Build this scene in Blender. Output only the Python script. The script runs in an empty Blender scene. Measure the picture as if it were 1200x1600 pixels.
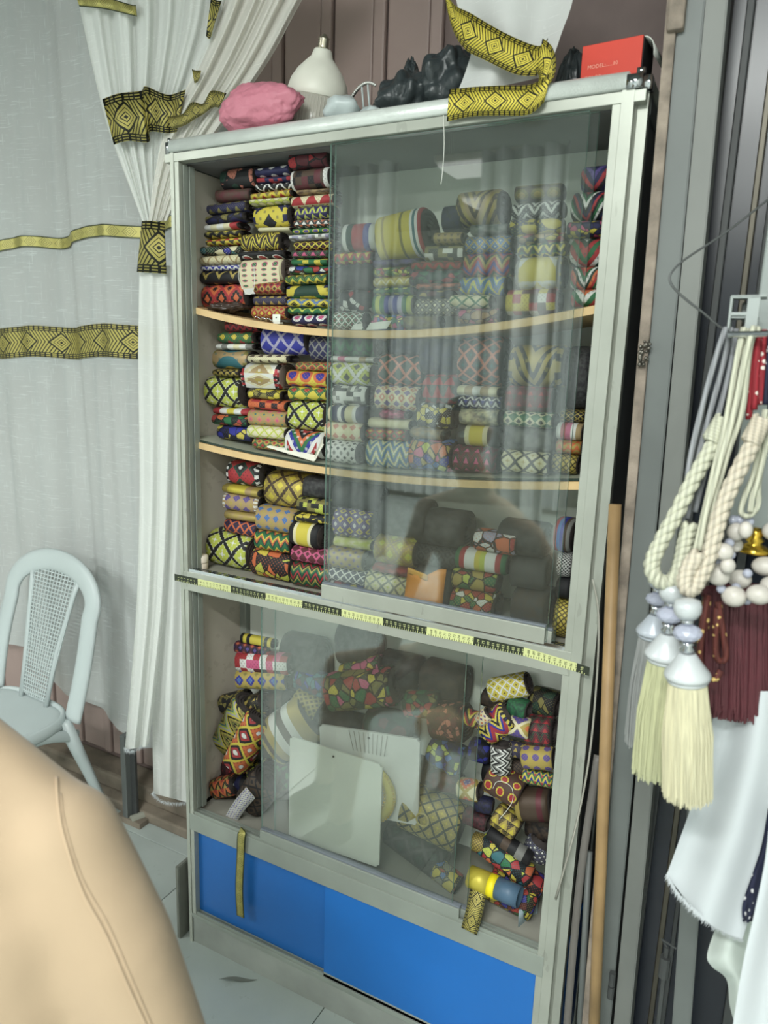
import bpy, bmesh, math, random
import numpy as np
from mathutils import Vector, Matrix, noise
random.seed(7)
S = bpy.context.scene
COL = S.collection
PI = math.pi
# ------------------------------------------------------------------ camera
F, YAW, PITCH, ROLL = 1125.34, -.4803, -.2027, .0330
CAM = Vector((1.2226, -1.2578, 1.5439))
_f = Vector((math.sin(YAW)*math.cos(PITCH), math.cos(YAW)*math.cos(PITCH), math.sin(PITCH)))
_r = Vector((math.cos(YAW), -math.sin(YAW), 0)); _u = _r.cross(_f)
_c, _s = math.cos(ROLL), math.sin(ROLL)
RGT, UPV, FWD = _c*_r+_s*_u, -_s*_r+_c*_u, _f
cd = bpy.data.cameras.new('camera'); cam = bpy.data.objects.new('camera', cd); COL.objects.link(cam)
cd.sensor_fit = 'HORIZONTAL'; cd.sensor_width = 36; cd.lens = F/1200*36; cd.clip_start = .02
cam.matrix_world = Matrix(((RGT.x, UPV.x, -FWD.x, CAM.x), (RGT.y, UPV.y, -FWD.y, CAM.y), (RGT.z, UPV.z, -FWD.z, CAM.z), (0, 0, 0, 1)))
cd.dof.use_dof = True; cd.dof.focus_distance = 1.62; cd.dof.aperture_fstop = 5.6
S.camera = cam
# ------------------------------------------------------------------ world + exposure
w = bpy.data.worlds.new('world'); S.world = w; w.use_nodes = True
w.node_tree.nodes['Background'].inputs[0].default_value = (.75, .85, 1, 1)
w.node_tree.nodes['Background'].inputs[1].default_value = .15
S.view_settings.view_transform = 'Standard'; S.view_settings.look = 'None'
S.view_settings.exposure = -0.28; S.view_settings.gamma = 1; S.view_settings.use_curve_mapping = False
LAMP_W = 46
LIGHTS = [(.95, -1.7, 2.97, .45), (1.0, -2.5, 2.97, 2.4), (1.2, -4.6, 2.97, 3.2), (-2.35, -2.6, 2.97, 1.6), (-2.4, -4.4, 2.97, 2.4)]  # lamps added clear of the glass reflections to brighten the cabinet
LCOL = (.96, 1.0, .965)
for lx, ly, lz, k in LIGHTS:
    ld = bpy.data.lights.new('added_ceiling_light', 'AREA'); ld.shape = 'RECTANGLE'; ld.size = 1.1; ld.size_y = .18
    ld.energy = LAMP_W*k; ld.color = LCOL
    lo = bpy.data.objects.new('added_ceiling_light', ld); COL.objects.link(lo); lo.location = (lx, ly, lz-.075)

# ------------------------------------------------------------------ helpers
def ray(px, py): return FWD + RGT*((px-600)/F) - UPV*((py-800)/F)
def onY(px, py, y):
    d = ray(px, py); return CAM + d*((y-CAM.y)/d.y)
def onX(px, py, x):
    d = ray(px, py); return CAM + d*((x-CAM.x)/d.x)
def onZ(px, py, z):
    d = ray(px, py); return CAM + d*((z-CAM.z)/d.z)
def at(px, py, t): return CAM + ray(px, py)*t

def lin(c):
    c = [v/255 for v in c[:3]]
    return tuple((v/12.92 if v <= .04045 else ((v+.055)/1.055)**2.4) for v in c)+(1,)

class G:                                            # node helper
    def __init__(s, name, rough=.5, metal=0, spec=.4):
        s.m = bpy.data.materials.new(name); s.m.use_nodes = True; s.t = s.m.node_tree
        s.b = s.t.nodes['Principled BSDF']; s.o = s.t.nodes['Material Output']
        s.b.inputs['Roughness'].default_value = rough; s.b.inputs['Metallic'].default_value = metal
        s.b.inputs['Specular IOR Level'].default_value = spec
    def n(s, kind, **kw):
        x = s.t.nodes.new(kind)
        for k, v in kw.items(): setattr(x, k, v)
        return x
    def L(s, a, b): s.t.links.new(a, b)
    def M(s, op, a, b=None, c=None):
        x = s.t.nodes.new('ShaderNodeMath'); x.operation = op
        for i, v in enumerate((a, b, c)):
            if v is None: continue
            if isinstance(v, (int, float)): x.inputs[i].default_value = v
            else: s.L(v, x.inputs[i])
        return x.outputs[0]
    def ramp(s, fac, stops, interp='CONSTANT'):
        r = s.n('ShaderNodeValToRGB'); r.color_ramp.interpolation = interp; e = r.color_ramp.elements
        while len(e) < len(stops): e.new(.5)
        for i, (p, c) in enumerate(stops): e[i].position = p; e[i].color = c
        s.L(fac, r.inputs[0]); return r.outputs[0]
    def mix(s, fac, a, b):
        x = s.n('ShaderNodeMix', data_type='RGBA')
        for sock, v in ((x.inputs[0], fac), (x.inputs[6], a), (x.inputs[7], b)):
            if isinstance(v, (tuple, float, int)): sock.default_value = v
            else: s.L(v, sock)
        return x.outputs[2]
    def coord(s, kind='Object'): return s.n('ShaderNodeTexCoord').outputs[kind]
    def noise(s, vec, scale, detail=3, sc=None):
        if sc:
            mp = s.n('ShaderNodeMapping'); mp.inputs['Scale'].default_value = sc; s.L(vec, mp.inputs[0]); vec = mp.outputs[0]
        x = s.n('ShaderNodeTexNoise'); x.inputs['Scale'].default_value = scale; x.inputs['Detail'].default_value = detail
        s.L(vec, x.inputs['Vector']); return x.outputs[0]
    def col(s, v):
        if isinstance(v, tuple): s.b.inputs['Base Color'].default_value = v
        else: s.L(v, s.b.inputs['Base Color'])
        return s
    def bump(s, h, strength=.2, dist=.002):
        x = s.n('ShaderNodeBump'); x.inputs['Strength'].default_value = strength; x.inputs['Distance'].default_value = dist
        s.L(h, x.inputs['Height']); s.L(x.outputs[0], s.b.inputs['Normal']); return s

MATS = {}
def simple(name, rgb, rough=.5, metal=0, var=.12, scale=8, spec=.4, bump=0, coat=0):
    if name in MATS: return MATS[name]
    g = G(name, rough, metal, spec); c = lin(rgb); v = g.coord()
    n = g.noise(v, scale, 4)
    lo = tuple(x*(1-var) for x in c[:3])+(1,); hi = tuple(min(1, x*(1+var)) for x in c[:3])+(1,)
    g.col(g.ramp(n, [(.3, lo), (.7, hi)], 'LINEAR'))
    if bump: g.bump(g.noise(v, scale*12, 2), bump, .002)
    g.b.inputs['Coat Weight'].default_value = coat
    MATS[name] = g.m; return g.m

def obj(name, mesh, mat=None, parent=None, smooth=False, loc=None):
    if isinstance(mesh, bmesh.types.BMesh):
        me = bpy.data.meshes.new(name); mesh.to_mesh(me); mesh.free()
    else: me = mesh
    o = bpy.data.objects.new(name, me); COL.objects.link(o)
    if mat is not None:
        for m in (mat if isinstance(mat, (list, tuple)) else [mat]): me.materials.append(m)
    if smooth:
        for p in me.polygons: p.use_smooth = True
    if parent is not None: o.parent = parent
    if loc is not None: o.location = loc
    return o
def tag(o, label=None, cat=None, group=None, kind=None):
    if label: o['label'] = label
    if cat: o['category'] = cat
    if group: o['group'] = group
    if kind: o['kind'] = kind
    return o
def thing(name, label, cat, loc=(0, 0, 0), group=None):
    o = bpy.data.objects.new(name, None); COL.objects.link(o); o.location = loc; o.empty_display_size = .02
    return tag(o, label, cat, group)
def bx(x0, x1, y0, y1, z0, z1, bev=0, bm=None, seg=2):
    own = bm is None
    if own: bm = bmesh.new()
    r = bmesh.ops.create_cube(bm, size=1)
    M = Matrix.Translation(((x0+x1)/2, (y0+y1)/2, (z0+z1)/2)) @ Matrix.Diagonal((abs(x1-x0), abs(y1-y0), abs(z1-z0), 1))
    bmesh.ops.transform(bm, matrix=M, verts=r['verts'])
    if bev:
        es = {e for v in r['verts'] for e in v.link_edges}
        bmesh.ops.bevel(bm, geom=list(es), offset=bev, segments=seg, affect='EDGES', profile=.5)
    return bm
def beam(p0, p1, wx, wy, bev=.002, bm=None):            # upright beam from p0 to p1
    if bm is None: bm = bmesh.new()
    p0, p1 = Vector(p0), Vector(p1); v = []
    for p in (p0, p1):
        for sx, sy in ((-1, -1), (1, -1), (1, 1), (-1, 1)): v.append(bm.verts.new(p+Vector((sx*wx/2, sy*wy/2, 0))))
    fs = [bm.faces.new([v[i] for i in q]) for q in ((3, 2, 1, 0), (4, 5, 6, 7), (0, 1, 5, 4), (1, 2, 6, 5), (2, 3, 7, 6), (3, 0, 4, 7))]
    if bev: bmesh.ops.bevel(bm, geom=list({e for f in fs for e in f.edges}), offset=bev, segments=2, affect='EDGES')
    return bm
def smooth_path(pts, n=8):
    pts = [Vector(p) for p in pts]
    if len(pts) < 3: return pts
    out = []; P = [2*pts[0]-pts[1]]+pts+[2*pts[-1]-pts[-2]]
    for i in range(1, len(P)-2):
        a, b, c, d = P[i-1:i+3]
        for k in range(n):
            t = k/n
            out.append(.5*((2*b)+(c-a)*t+(2*a-5*b+4*c-d)*t*t+(3*b-a-3*c+d)*t**3))
    out.append(pts[-1]); return out
def tube(path, r, seg=8, bm=None, flat=1.0, cap=True, nrm=None):
    if bm is None: bm = bmesh.new()
    path = [Vector(p) for p in path]; rings = []; N = len(path)
    up = Vector(nrm) if nrm else None
    prev = None
    for i, p in enumerate(path):
        t = (path[min(i+1, N-1)]-path[max(i-1, 0)]).normalized()
        if up is not None: a = (up-t*up.dot(t)).normalized()
        elif prev is None:
            a = t.orthogonal().normalized()
        else: a = (prev-t*prev.dot(t)).normalized()
        prev = a; b = t.cross(a)
        rr = r(i/(N-1)) if callable(r) else r
        rings.append([bm.verts.new(p+a*math.cos(2*PI*k/seg)*rr*flat+b*math.sin(2*PI*k/seg)*rr) for k in range(seg)])
    for A, B in zip(rings, rings[1:]):
        for k in range(seg): bm.faces.new((A[k], A[(k+1) % seg], B[(k+1) % seg], B[k]))
    if cap: bm.faces.new(rings[0][::-1]); bm.faces.new(rings[-1])
    return bm
def lathe(prof, seg=28, bm=None, M=None):
    if bm is None: bm = bmesh.new()
    rings = []
    for r, z in prof:
        ring = []
        for k in range(seg):
            p = Vector((r*math.cos(2*PI*k/seg), r*math.sin(2*PI*k/seg), z))
            ring.append(bm.verts.new(M @ p if M else p))
        rings.append(ring)
    for A, B in zip(rings, rings[1:]):
        for k in range(seg): bm.faces.new((A[k], A[(k+1) % seg], B[(k+1) % seg], B[k]))
    if prof[0][0] > 1e-5: bm.faces.new(rings[0][::-1])
    if prof[-1][0] > 1e-5: bm.faces.new(rings[-1])
    bmesh.ops.remove_doubles(bm, verts=bm.verts, dist=1e-6)
    return bm
def sphere(c, r, sub=2, bm=None, sc=(1, 1, 1)):
    if bm is None: bm = bmesh.new()
    q = bmesh.ops.create_icosphere(bm, subdivisions=sub, radius=r, matrix=Matrix.Translation(c) @ Matrix.Diagonal((*sc, 1)))
    return bm
def grid(fn, nu, nv, uvs=True, bm=None):                # fn(s,v)->Vector ; uv = (s,v) or fn result 2nd
    if bm is None: bm = bmesh.new()
    uvl = bm.loops.layers.uv.verify()
    V = [[bm.verts.new(fn(i/nu, j/nv)) for j in range(nv+1)] for i in range(nu+1)]
    for i in range(nu):
        for j in range(nv):
            f = bm.faces.new((V[i][j], V[i+1][j], V[i+1][j+1], V[i][j+1]))
            for lp, (a, b) in zip(f.loops, ((i, j), (i+1, j), (i+1, j+1), (i, j+1))): lp[uvl].uv = (a/nu, b/nv)
    return bm
def poly_interp(pts, t):
    pts = [Vector((p[0], p[1], 0)) for p in pts]; k = t*(len(pts)-1); i = min(int(k), len(pts)-2); f = k-i
    P = lambda j: pts[max(0, min(len(pts)-1, j))]
    a, b, c, d = P(i-1), P(i), P(i+1), P(i+2)
    r = .5*((2*b)+(c-a)*f+(2*a-5*b+4*c-d)*f*f+(3*b-a-3*c+d)*f**3)
    return r.x, r.y
# ------------------------------------------------------------------ plain materials
ALU = simple('satin_aluminium', (196, 202, 196), .34, .25, .06, 6)
ALUD = simple('worn_aluminium', (150, 156, 148), .42, .25, .14, 5)
CHROME = simple('chrome', (200, 202, 206), .08, 1, .03)
BLUE = simple('blue_laminate', (34, 100, 174), .38, 0, .05, 3)
BEIGE = simple('beige_board', (205, 196, 180), .7, 0, .08, 5)
DARKP = simple('dark_side_panel', (74, 76, 78), .35, 0, .35, 6)
WOOD = simple('shelf_board', (206, 176, 128), .55, 0, .12, 14)
STICK = simple('bamboo_stick', (150, 122, 84), .5, 0, .25, 9)
RUST = simple('rusty_primer', (138, 126, 114), .75, 0, .35, 30, bump=.4)
STEEL = simple('grey_painted_steel', (104, 108, 106), .5, .1, .12, 5)
STEELD = simple('dark_painted_steel', (70, 72, 72), .5, .1, .2, 5)
NAVYW = simple('dark_door_panel', (30, 34, 42), .25, 0, .2, 3)
WALLM = simple('mauve_metal_sheet', (160, 140, 134), .5, 0, .1, 3)
PLASTIC = simple('white_plastic', (182, 191, 191), .35, 0, .03, 4)
CONC = simple('dirty_concrete', (125, 115, 102), .85, 0, .35, 9, bump=.4)
BLACK = simple('black_gap', (20, 20, 22), .6)
PAPER = simple('white_card', (218, 220, 212), .6, 0, .05, 5)
WHITE = simple('white_enamel', (226, 226, 218), .4, 0, .05)
PAINT = simple('off_white_paint', (196, 200, 194), .8, 0, .06, 2)
CEIL = simple('grey_ceiling', (122, 128, 126), .8, 0, .08, 2)
ENDM = simple('coil_end', (58, 52, 50), .8, 0, .35, 40)
ENDL = simple('pale_coil_end', (120, 105, 98), .8, 0, .3, 40)

def glass_mat():
    g = G('clear_glass'); t = g.t
    tr = g.n('ShaderNodeBsdfTransparent'); tr.inputs[0].default_value = (.95, .962, .952, 1)
    gl = g.n('ShaderNodeBsdfGlossy'); gl.inputs['Roughness'].default_value = .012; gl.inputs[0].default_value = (1, 1, 1, 1)
    lw = g.n('ShaderNodeLayerWeight'); lw.inputs[0].default_value = .5
    fr = g.M('ADD', g.M('MULTIPLY', g.M('POWER', lw.outputs['Facing'], 5.0), .93), .068)
    mx = g.n('ShaderNodeMixShader'); g.L(fr, mx.inputs[0]); g.L(tr.outputs[0], mx.inputs[1]); g.L(gl.outputs[0], mx.inputs[2])
    df = g.n('ShaderNodeBsdfDiffuse'); df.inputs[0].default_value = lin((205, 212, 204)); m3 = g.n('ShaderNodeMixShader')
    c = g.coord('Object'); g.L(g.M('ADD', .006, g.M('MULTIPLY', g.noise(c, 5, 4, (1, 1, .4)), .018)), m3.inputs[0])      # pale diffuse film imitating the hazy veil of reflected room light
    g.L(mx.outputs[0], m3.inputs[1]); g.L(df.outputs[0], m3.inputs[2])
    g.L(m3.outputs[0], g.o.inputs[0]); return g.m
GLASS = glass_mat()
GEDGE = simple('green_glass_edge', (120, 150, 140), .15, 0, .05)
def mirror_mat():
    g = G('mirror', .02, 1); g.col((.62, .67, .63, 1)); return g.m
MIRROR = mirror_mat()
def crystal_mat():
    g = G('crystal', .06, 0, .8); t = g.n('ShaderNodeBsdfTransparent'); t.inputs[0].default_value = (.88, .9, .97, 1)
    g.col(lin((205, 208, 224))); mx = g.n('ShaderNodeMixShader'); mx.inputs[0].default_value = .6
    g.L(t.outputs[0], mx.inputs[1]); g.L(g.b.outputs[0], mx.inputs[2]); g.L(mx.outputs[0], g.o.inputs[0]); return g.m
CRYSTAL = crystal_mat()
def clear_plastic():
    g = G('clear_plastic', .2); t = g.n('ShaderNodeBsdfTransparent'); t.inputs[0].default_value = (.9, .92, .92, 1)
    g.col(lin((215, 215, 210))); mx = g.n('ShaderNodeMixShader'); mx.inputs[0].default_value = .45
    g.L(t.outputs[0], mx.inputs[1]); g.L(g.b.outputs[0], mx.inputs[2]); g.L(mx.outputs[0], g.o.inputs[0]); return g.m
CLEARP = clear_plastic()
def emis(name, col, st):
    g = G(name); e = g.n('ShaderNodeEmission'); e.inputs[0].default_value = col; e.inputs[1].default_value = st
    g.L(e.outputs[0], g.o.inputs[0]); return g.m
TUBEM = emis('lit_diffuser', (*LCOL, 1), 2.2)

def sheer_mat(name, rgb, alpha, slub=.5):
    g = G(name); c = g.coord('Object')
    n1 = g.noise(c, 1, 4, (14, 14, 420)); n2 = g.noise(c, 1, 4, (360, 360, 12)); n3 = g.noise(c, 3.0, 2)
    th = g.M('MAXIMUM', g.M('GREATER_THAN', n1, .64), g.M('GREATER_THAN', n2, .67))
    a = g.M('ADD', g.M('MULTIPLY', th, slub*.35), g.M('ADD', alpha-.1, g.M('MULTIPLY', n3, .2)))
    df = g.n('ShaderNodeBsdfDiffuse'); df.inputs[0].default_value = lin(rgb)
    tl = g.n('ShaderNodeBsdfTranslucent'); tl.inputs[0].default_value = lin(rgb)
    m1 = g.n('ShaderNodeMixShader'); m1.inputs[0].default_value = .3
    g.L(df.outputs[0], m1.inputs[1]); g.L(tl.outputs[0], m1.inputs[2])
    tr = g.n('ShaderNodeBsdfTransparent'); m2 = g.n('ShaderNodeMixShader')
    g.L(a, m2.inputs[0]); g.L(tr.outputs[0], m2.inputs[1]); g.L(m1.outputs[0], m2.inputs[2])
    g.L(m2.outputs[0], g.o.inputs[0]); return g.m
SHEER = sheer_mat('sheer_voile', (226, 233, 232), .70)
DENSE = sheer_mat('white_voile', (238, 240, 236), .9)
CLOTH = simple('white_cotton', (194, 199, 202), .85, 0, .04, 3)

def gold_band(name, asp=1.0, gold=(172, 161, 88), dark=(32, 34, 30)):
    """woven gold trim: uv.x along the band in band widths, uv.y across 0..1"""
    g = G(name, .42, .35); uv = g.n('ShaderNodeTexCoord').outputs['UV']
    sp = g.n('ShaderNodeSeparateXYZ'); g.L(uv, sp.inputs[0]); u, v = sp.outputs[0], sp.outputs[1]
    a = g.M('ABSOLUTE', g.M('SUBTRACT', g.M('FRACT', g.M('MULTIPLY', u, .8)), .5))         # 0..0.5
    b = g.M('ABSOLUTE', g.M('SUBTRACT', v, .5))
    d = g.M('ADD', g.M('MULTIPLY', a, 1.05), g.M('MULTIPLY', b, 1.1))
    G1, K = lin(gold), lin(dark)
    lines = g.ramp(d, [(0, K), (.05, G1), (.1, K), (.13, G1), (.2, K), (.225, G1), (.30, K), (.37, G1), (1, G1)])
    comb = g.M('GREATER_THAN', g.M('FRACT', g.M('ADD', g.M('MULTIPLY', u, 8.0), g.M('MULTIPLY', b, 6.0))), .66)
    comb = g.M('MULTIPLY', comb, g.M('GREATER_THAN', d, .37))
    mid = g.mix(comb, lines, K)
    dash = g.M('MULTIPLY', g.M('GREATER_THAN', g.M('FRACT', g.M('MULTIPLY', u, 5)), .3),
               g.M('LESS_THAN', g.M('ABSOLUTE', g.M('SUBTRACT', g.M('FRACT', g.M('MULTIPLY', b, 17)), .5)), .24))
    brd = g.mix(dash, K, G1)
    g.col(g.mix(g.M('GREATER_THAN', b, .34), mid, brd))
    g.bump(g.noise(uv, 90, 2), .3, .002); return g.m
GOLD = gold_band('gold_black_trim')
def gold_narrow():
    g = G('narrow_gold_trim', .42, .35); uv = g.n('ShaderNodeTexCoord').outputs['UV']
    sp = g.n('ShaderNodeSeparateXYZ'); g.L(uv, sp.inputs[0]); u, v = sp.outputs[0], sp.outputs[1]
    a = g.M('ABSOLUTE', g.M('SUBTRACT', g.M('FRACT', g.M('MULTIPLY', u, .7)), .5)); b = g.M('ABSOLUTE', g.M('SUBTRACT', v, .5))
    d = g.M('ADD', a, g.M('MULTIPLY', b, .8)); G1, K = lin((172, 164, 96)), lin((66, 70, 44))
    m = g.ramp(d, [(0, G1), (.1, K), (.13, G1), (.24, K), (.27, G1), (.4, K), (.43, G1), (1, G1)])
    g.col(g.mix(g.M('GREATER_THAN', b, .4), m, lin((60, 66, 42)))); return g.m
GOLDN = gold_narrow()

# ------------------------------------------------------------------ woven patterns for the ribbon rolls
PC = dict(k=(24, 24, 28), w=(228, 228, 222), c=(228, 218, 168), y=(222, 200, 40), l=(196, 208, 52), g=(30, 116, 62), d=(30, 68, 52),
          t=(40, 112, 124), b=(40, 46, 176), n=(32, 34, 88), u=(52, 112, 200), p=(92, 72, 160), v=(168, 164, 196), r=(196, 40, 46),
          m=(104, 36, 46), o=(232, 100, 44), i=(226, 80, 134), s=(222, 122, 96), a=(178, 146, 92), e=(128, 128, 122), q=(134, 124, 52),
          h=(82, 62, 46), j=(184, 158, 60), x=(66, 66, 66))
for _k, _v in PC.items():
    _g = .3*_v[0]+.55*_v[1]+.15*_v[2]; PC[_k] = tuple((.76*c+.24*_g)*.92+4 for c in _v)
PN = dict(k='black', w='white', c='cream', y='yellow', l='lime', g='green', d='dark green', t='teal', b='blue', n='navy', u='sky blue',
          p='purple', v='lavender', r='red', m='maroon', o='orange', i='pink', s='salmon', a='tan', e='grey', q='olive', h='brown', j='gold', x='charcoal')
KN = dict(dia='diamond', zig='zigzag', tri='triangle', lat='lattice', chk='checked', dot='dotted', str='striped', geo='mosaic', pln='plain', fan='chevron')
PM = {}
def pattern(spec):
    """spec 'kind:colours:n[:edge colours]'"""
    if spec in PM: return PM[spec]
    q = spec.split(':'); kind, cols = q[0], q[1]; n = float(q[2])*(1.45 if 1 < float(q[2]) <= 3 and kind in ('lat', 'dia', 'tri', 'zig', 'fan', 'dot') else 1.15 if kind == 'geo' else 1); edge = q[3] if len(q) > 3 else ''
    g = G('woven_'+spec.replace(':', '_'), .62); uv = g.n('ShaderNodeTexCoord').outputs['UV']
    sp = g.n('ShaderNodeSeparateXYZ'); g.L(uv, sp.inputs[0]); u, v = sp.outputs[0], sp.outputs[1]
    un, vn = g.M('MULTIPLY', u, n), g.M('MULTIPLY', v, n)
    a, b = g.M('FRACT', un), g.M('FRACT', vn)
    A = g.M('MULTIPLY', g.M('ABSOLUTE', g.M('SUBTRACT', a, .5)), 2); B = g.M('MULTIPLY', g.M('ABSOLUTE', g.M('SUBTRACT', b, .5)), 2)
    C = [lin(PC[c]) for c in cols]; K = len(C)
    if kind == 'dia': val = g.M('MULTIPLY', g.M('ADD', A, B), .5)
    elif kind == 'zig': val = g.M('FRACT', g.M('ADD', g.M('MULTIPLY', A, .6), g.M('MULTIPLY', v, n*.8)))
    elif kind == 'fan': val = g.M('FRACT', g.M('ADD', g.M('MULTIPLY', A, 1.1), g.M('MULTIPLY', v, n*1.1)))
    elif kind == 'tri': val = g.M('ADD', g.M('MULTIPLY', g.M('SUBTRACT', b, A), .5), .5)
    elif kind == 'lat':
        p1 = g.M('ABSOLUTE', g.M('SUBTRACT', g.M('FRACT', g.M('ADD', un, vn)), .5)); p2 = g.M('ABSOLUTE', g.M('SUBTRACT', g.M('FRACT', g.M('SUBTRACT', un, vn)), .5))
        val = g.M('MULTIPLY', g.M('MINIMUM', p1, p2), 2)
    elif kind == 'dot': val = g.M('MINIMUM', g.M('ADD', g.M('MULTIPLY', A, A), g.M('MULTIPLY', B, B)), .99)
    elif kind == 'str': val = u
    elif kind == 'chk' or kind == 'geo':
        cb = g.n('ShaderNodeCombineXYZ')
        if kind == 'chk':
            g.L(g.M('FLOOR', g.M('MULTIPLY', u, n*2)), cb.inputs[0]); g.L(g.M('FLOOR', g.M('MULTIPLY', v, n*2)), cb.inputs[1])
            wn = g.n('ShaderNodeTexWhiteNoise', noise_dimensions='2D'); g.L(cb.outputs[0], wn.inputs[0]); val = wn.outputs[0]
        else:
            g.L(un, cb.inputs[0]); g.L(vn, cb.inputs[1])
            vo = g.n('ShaderNodeTexVoronoi'); vo.inputs['Scale'].default_value = 1.6; g.L(cb.outputs[0], vo.inputs['Vector'])
            s2 = g.n('ShaderNodeSeparateColor'); g.L(vo.outputs['Color'], s2.inputs[0]); val = s2.outputs[0]
    else: val = g.noise(uv, 6, 2)
    if kind == 'lat': st = [(0, C[0]), (.22, C[1])] + ([(.62, C[2])] if K > 2 else []) + ([(.82, C[3])] if K > 3 else [])
    else: st = [(i/K, C[i]) for i in range(K)]
    if kind == 'pln': st = [(.35, C[0]), (.65, C[-1])]
    c = g.ramp(val, st, 'LINEAR' if kind == 'pln' else 'CONSTANT')
    if kind == 'geo':
        v2 = g.n('ShaderNodeTexVoronoi', feature='DISTANCE_TO_EDGE'); v2.inputs['Scale'].default_value = 1.6; g.L(cb.outputs[0], v2.inputs['Vector'])
        c = g.mix(g.M('LESS_THAN', v2.outputs['Distance'], .06), c, lin(PC['k']))
    if edge:
        ed = g.M('GREATER_THAN', g.M('ABSOLUTE', g.M('SUBTRACT', u, .5)), .40)
        dash = g.M('GREATER_THAN', g.M('FRACT', g.M('MULTIPLY', v, n*3)), .5)
        c = g.mix(ed, c, g.mix(dash, lin(PC[edge[0]]), lin(PC[edge[-1]])))
    sp2 = g.noise(uv, 60, 2)
    if kind not in ('pln', 'str'):
        f1 = g.M('ABSOLUTE', g.M('SUBTRACT', g.M('FRACT', g.M('MULTIPLY', g.M('ADD', u, v), n*4)), .5)); f2 = g.M('ABSOLUTE', g.M('SUBTRACT', g.M('FRACT', g.M('MULTIPLY', g.M('SUBTRACT', u, v), n*4)), .5))
        c = g.mix(g.M('MULTIPLY', g.M('LESS_THAN', g.M('ADD', f1, f2), .26), .55), c, C[(K//2+1) % K])
    g.col(g.mix(g.M('MULTIPLY', sp2, .22), c, lin((40, 38, 36))))
    g.bump(sp2, .35, .0015)
    if cols[0] in 'j' or 'j' in cols[:2]: g.b.inputs['Metallic'].default_value = .3; g.b.inputs['Roughness'].default_value = .45
    PM[spec] = g.m; return g.m

def roll_mesh(L, h, d, lip=True):
    """flattened roll of ribbon, axis +x, centred; uv.x along axis 0..1, uv.y round the roll in lengths"""
    bm = bmesh.new(); uvl = bm.loops.layers.uv.verify(); seg = 22; e = 2.5
    def ring(x, k):
        out = []
        for i in range(seg):
            t = 2*PI*i/seg-PI/2; c, s = math.cos(t), math.sin(t)
            rr = 1+(.05*(i/seg) if lip else 0)
            out.append(bm.verts.new((x, math.copysign(abs(c)**(2/e), c)*d/2*k*rr, math.copysign(abs(s)**(2/e), s)*h/2*k*rr)))
        return out
    b = min(.004, h*.08)
    xs = [(-L/2, 1-b*2/h*1.4), (-L/2+b, 1), (-L/6, 1.008), (L/6, 1.008), (L/2-b, 1), (L/2, 1-b*2/h*1.4)]
    R = [ring(*q) for q in xs]; per = 2.6*(h+d)*.62
    for (x0, _), (x1, _), A, Bq in zip(xs, xs[1:], R, R[1:]):
        for i in range(seg):
            f = bm.faces.new((A[i], A[(i+1) % seg], Bq[(i+1) % seg], Bq[i])); f.smooth = True
            for lp, (xx, k) in zip(f.loops, ((x0, i), (x0, i+1), (x1, i+1), (x1, i))): lp[uvl].uv = (xx/L+.5, k/seg*per/L)
    bm.faces.new(R[0])
    bmesh.ops.recalc_face_normals(bm, faces=bm.faces)
    return bm
def end_mesh(L, h, d):
    """coiled end: stepped spiral windings with a hollow core"""
    bm = bmesh.new(); seg = 18; prev = None; e = 2.3
    for k, x in ((.96, 0), (.86, .0012), (.82, -.002), (.70, .0008), (.66, -.003), (.52, 0), (.48, -.004), (.34, -.001), (.30, -.006), (.16, -.004), (.14, -.02)):
        ring = []
        for i in range(seg):
            t = 2*PI*i/seg; c, s = math.cos(t), math.sin(t); kk = k*(1-.02*i/seg)
            ring.append(bm.verts.new((L/2+x, math.copysign(abs(c)**(2/e), c)*d/2*kk, math.copysign(abs(s)**(2/e), s)*h/2*kk)))
        if prev:
            for i in range(seg): bm.faces.new((prev[i], prev[(i+1) % seg], ring[(i+1) % seg], ring[i]))
        prev = ring
    bm.faces.new(prev); bmesh.ops.recalc_face_normals(bm, faces=bm.faces); return bm
def words(spec):
    q = spec.split(':'); cs = []
    for c in q[1]:
        if PN[c] not in cs: cs.append(PN[c])
    cs = cs[:2]; return (' and '.join(cs) if len(cs) > 1 else cs[0])+' '+KN[q[0]]
def make_roll(spec, L, h, d, M, label, group, pale=False, flap=0):
    t = thing('ribbon_roll', label, 'ribbon roll', group=group)
    t.matrix_world = M
    obj('ribbon_body', roll_mesh(L, h, d), pattern(spec), t)
    obj('coil_end', end_mesh(L, h, d), ENDL if pale else ENDM, t)
    if flap:
        bm = grid(lambda s, v: Vector(((s-.5)*L*.96, -d/2*(1.04-.25*v*v)-.001, -v*(h/2+flap)+h*.1)), 4, 6)
        obj('loose_end', bm, pattern(spec), t, True)
        if flap > .012:
            bm = grid(lambda s, v: Vector(((s-.5)*L*.9+.003, -d/2*.79-.002+.004*v, -(h/2+flap)+h*.1-v*.012+.004*s)), 4, 2)
            obj('loose_end_lining', bm, pattern('str:w:1'), t, True)
    return t
ORD = ['bottom', 'second', 'third', 'fourth', 'fifth', 'sixth', 'seventh', 'eighth', 'ninth', 'tenth', 'eleventh', 'twelfth', 'thirteenth', 'fourteenth', 'fifteenth', 'sixteenth', 'seventeenth', 'eighteenth']
COLN = ['leftmost', 'second', 'third', 'fourth', 'fifth', 'sixth', 'seventh', 'eighth', 'rightmost']
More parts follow.
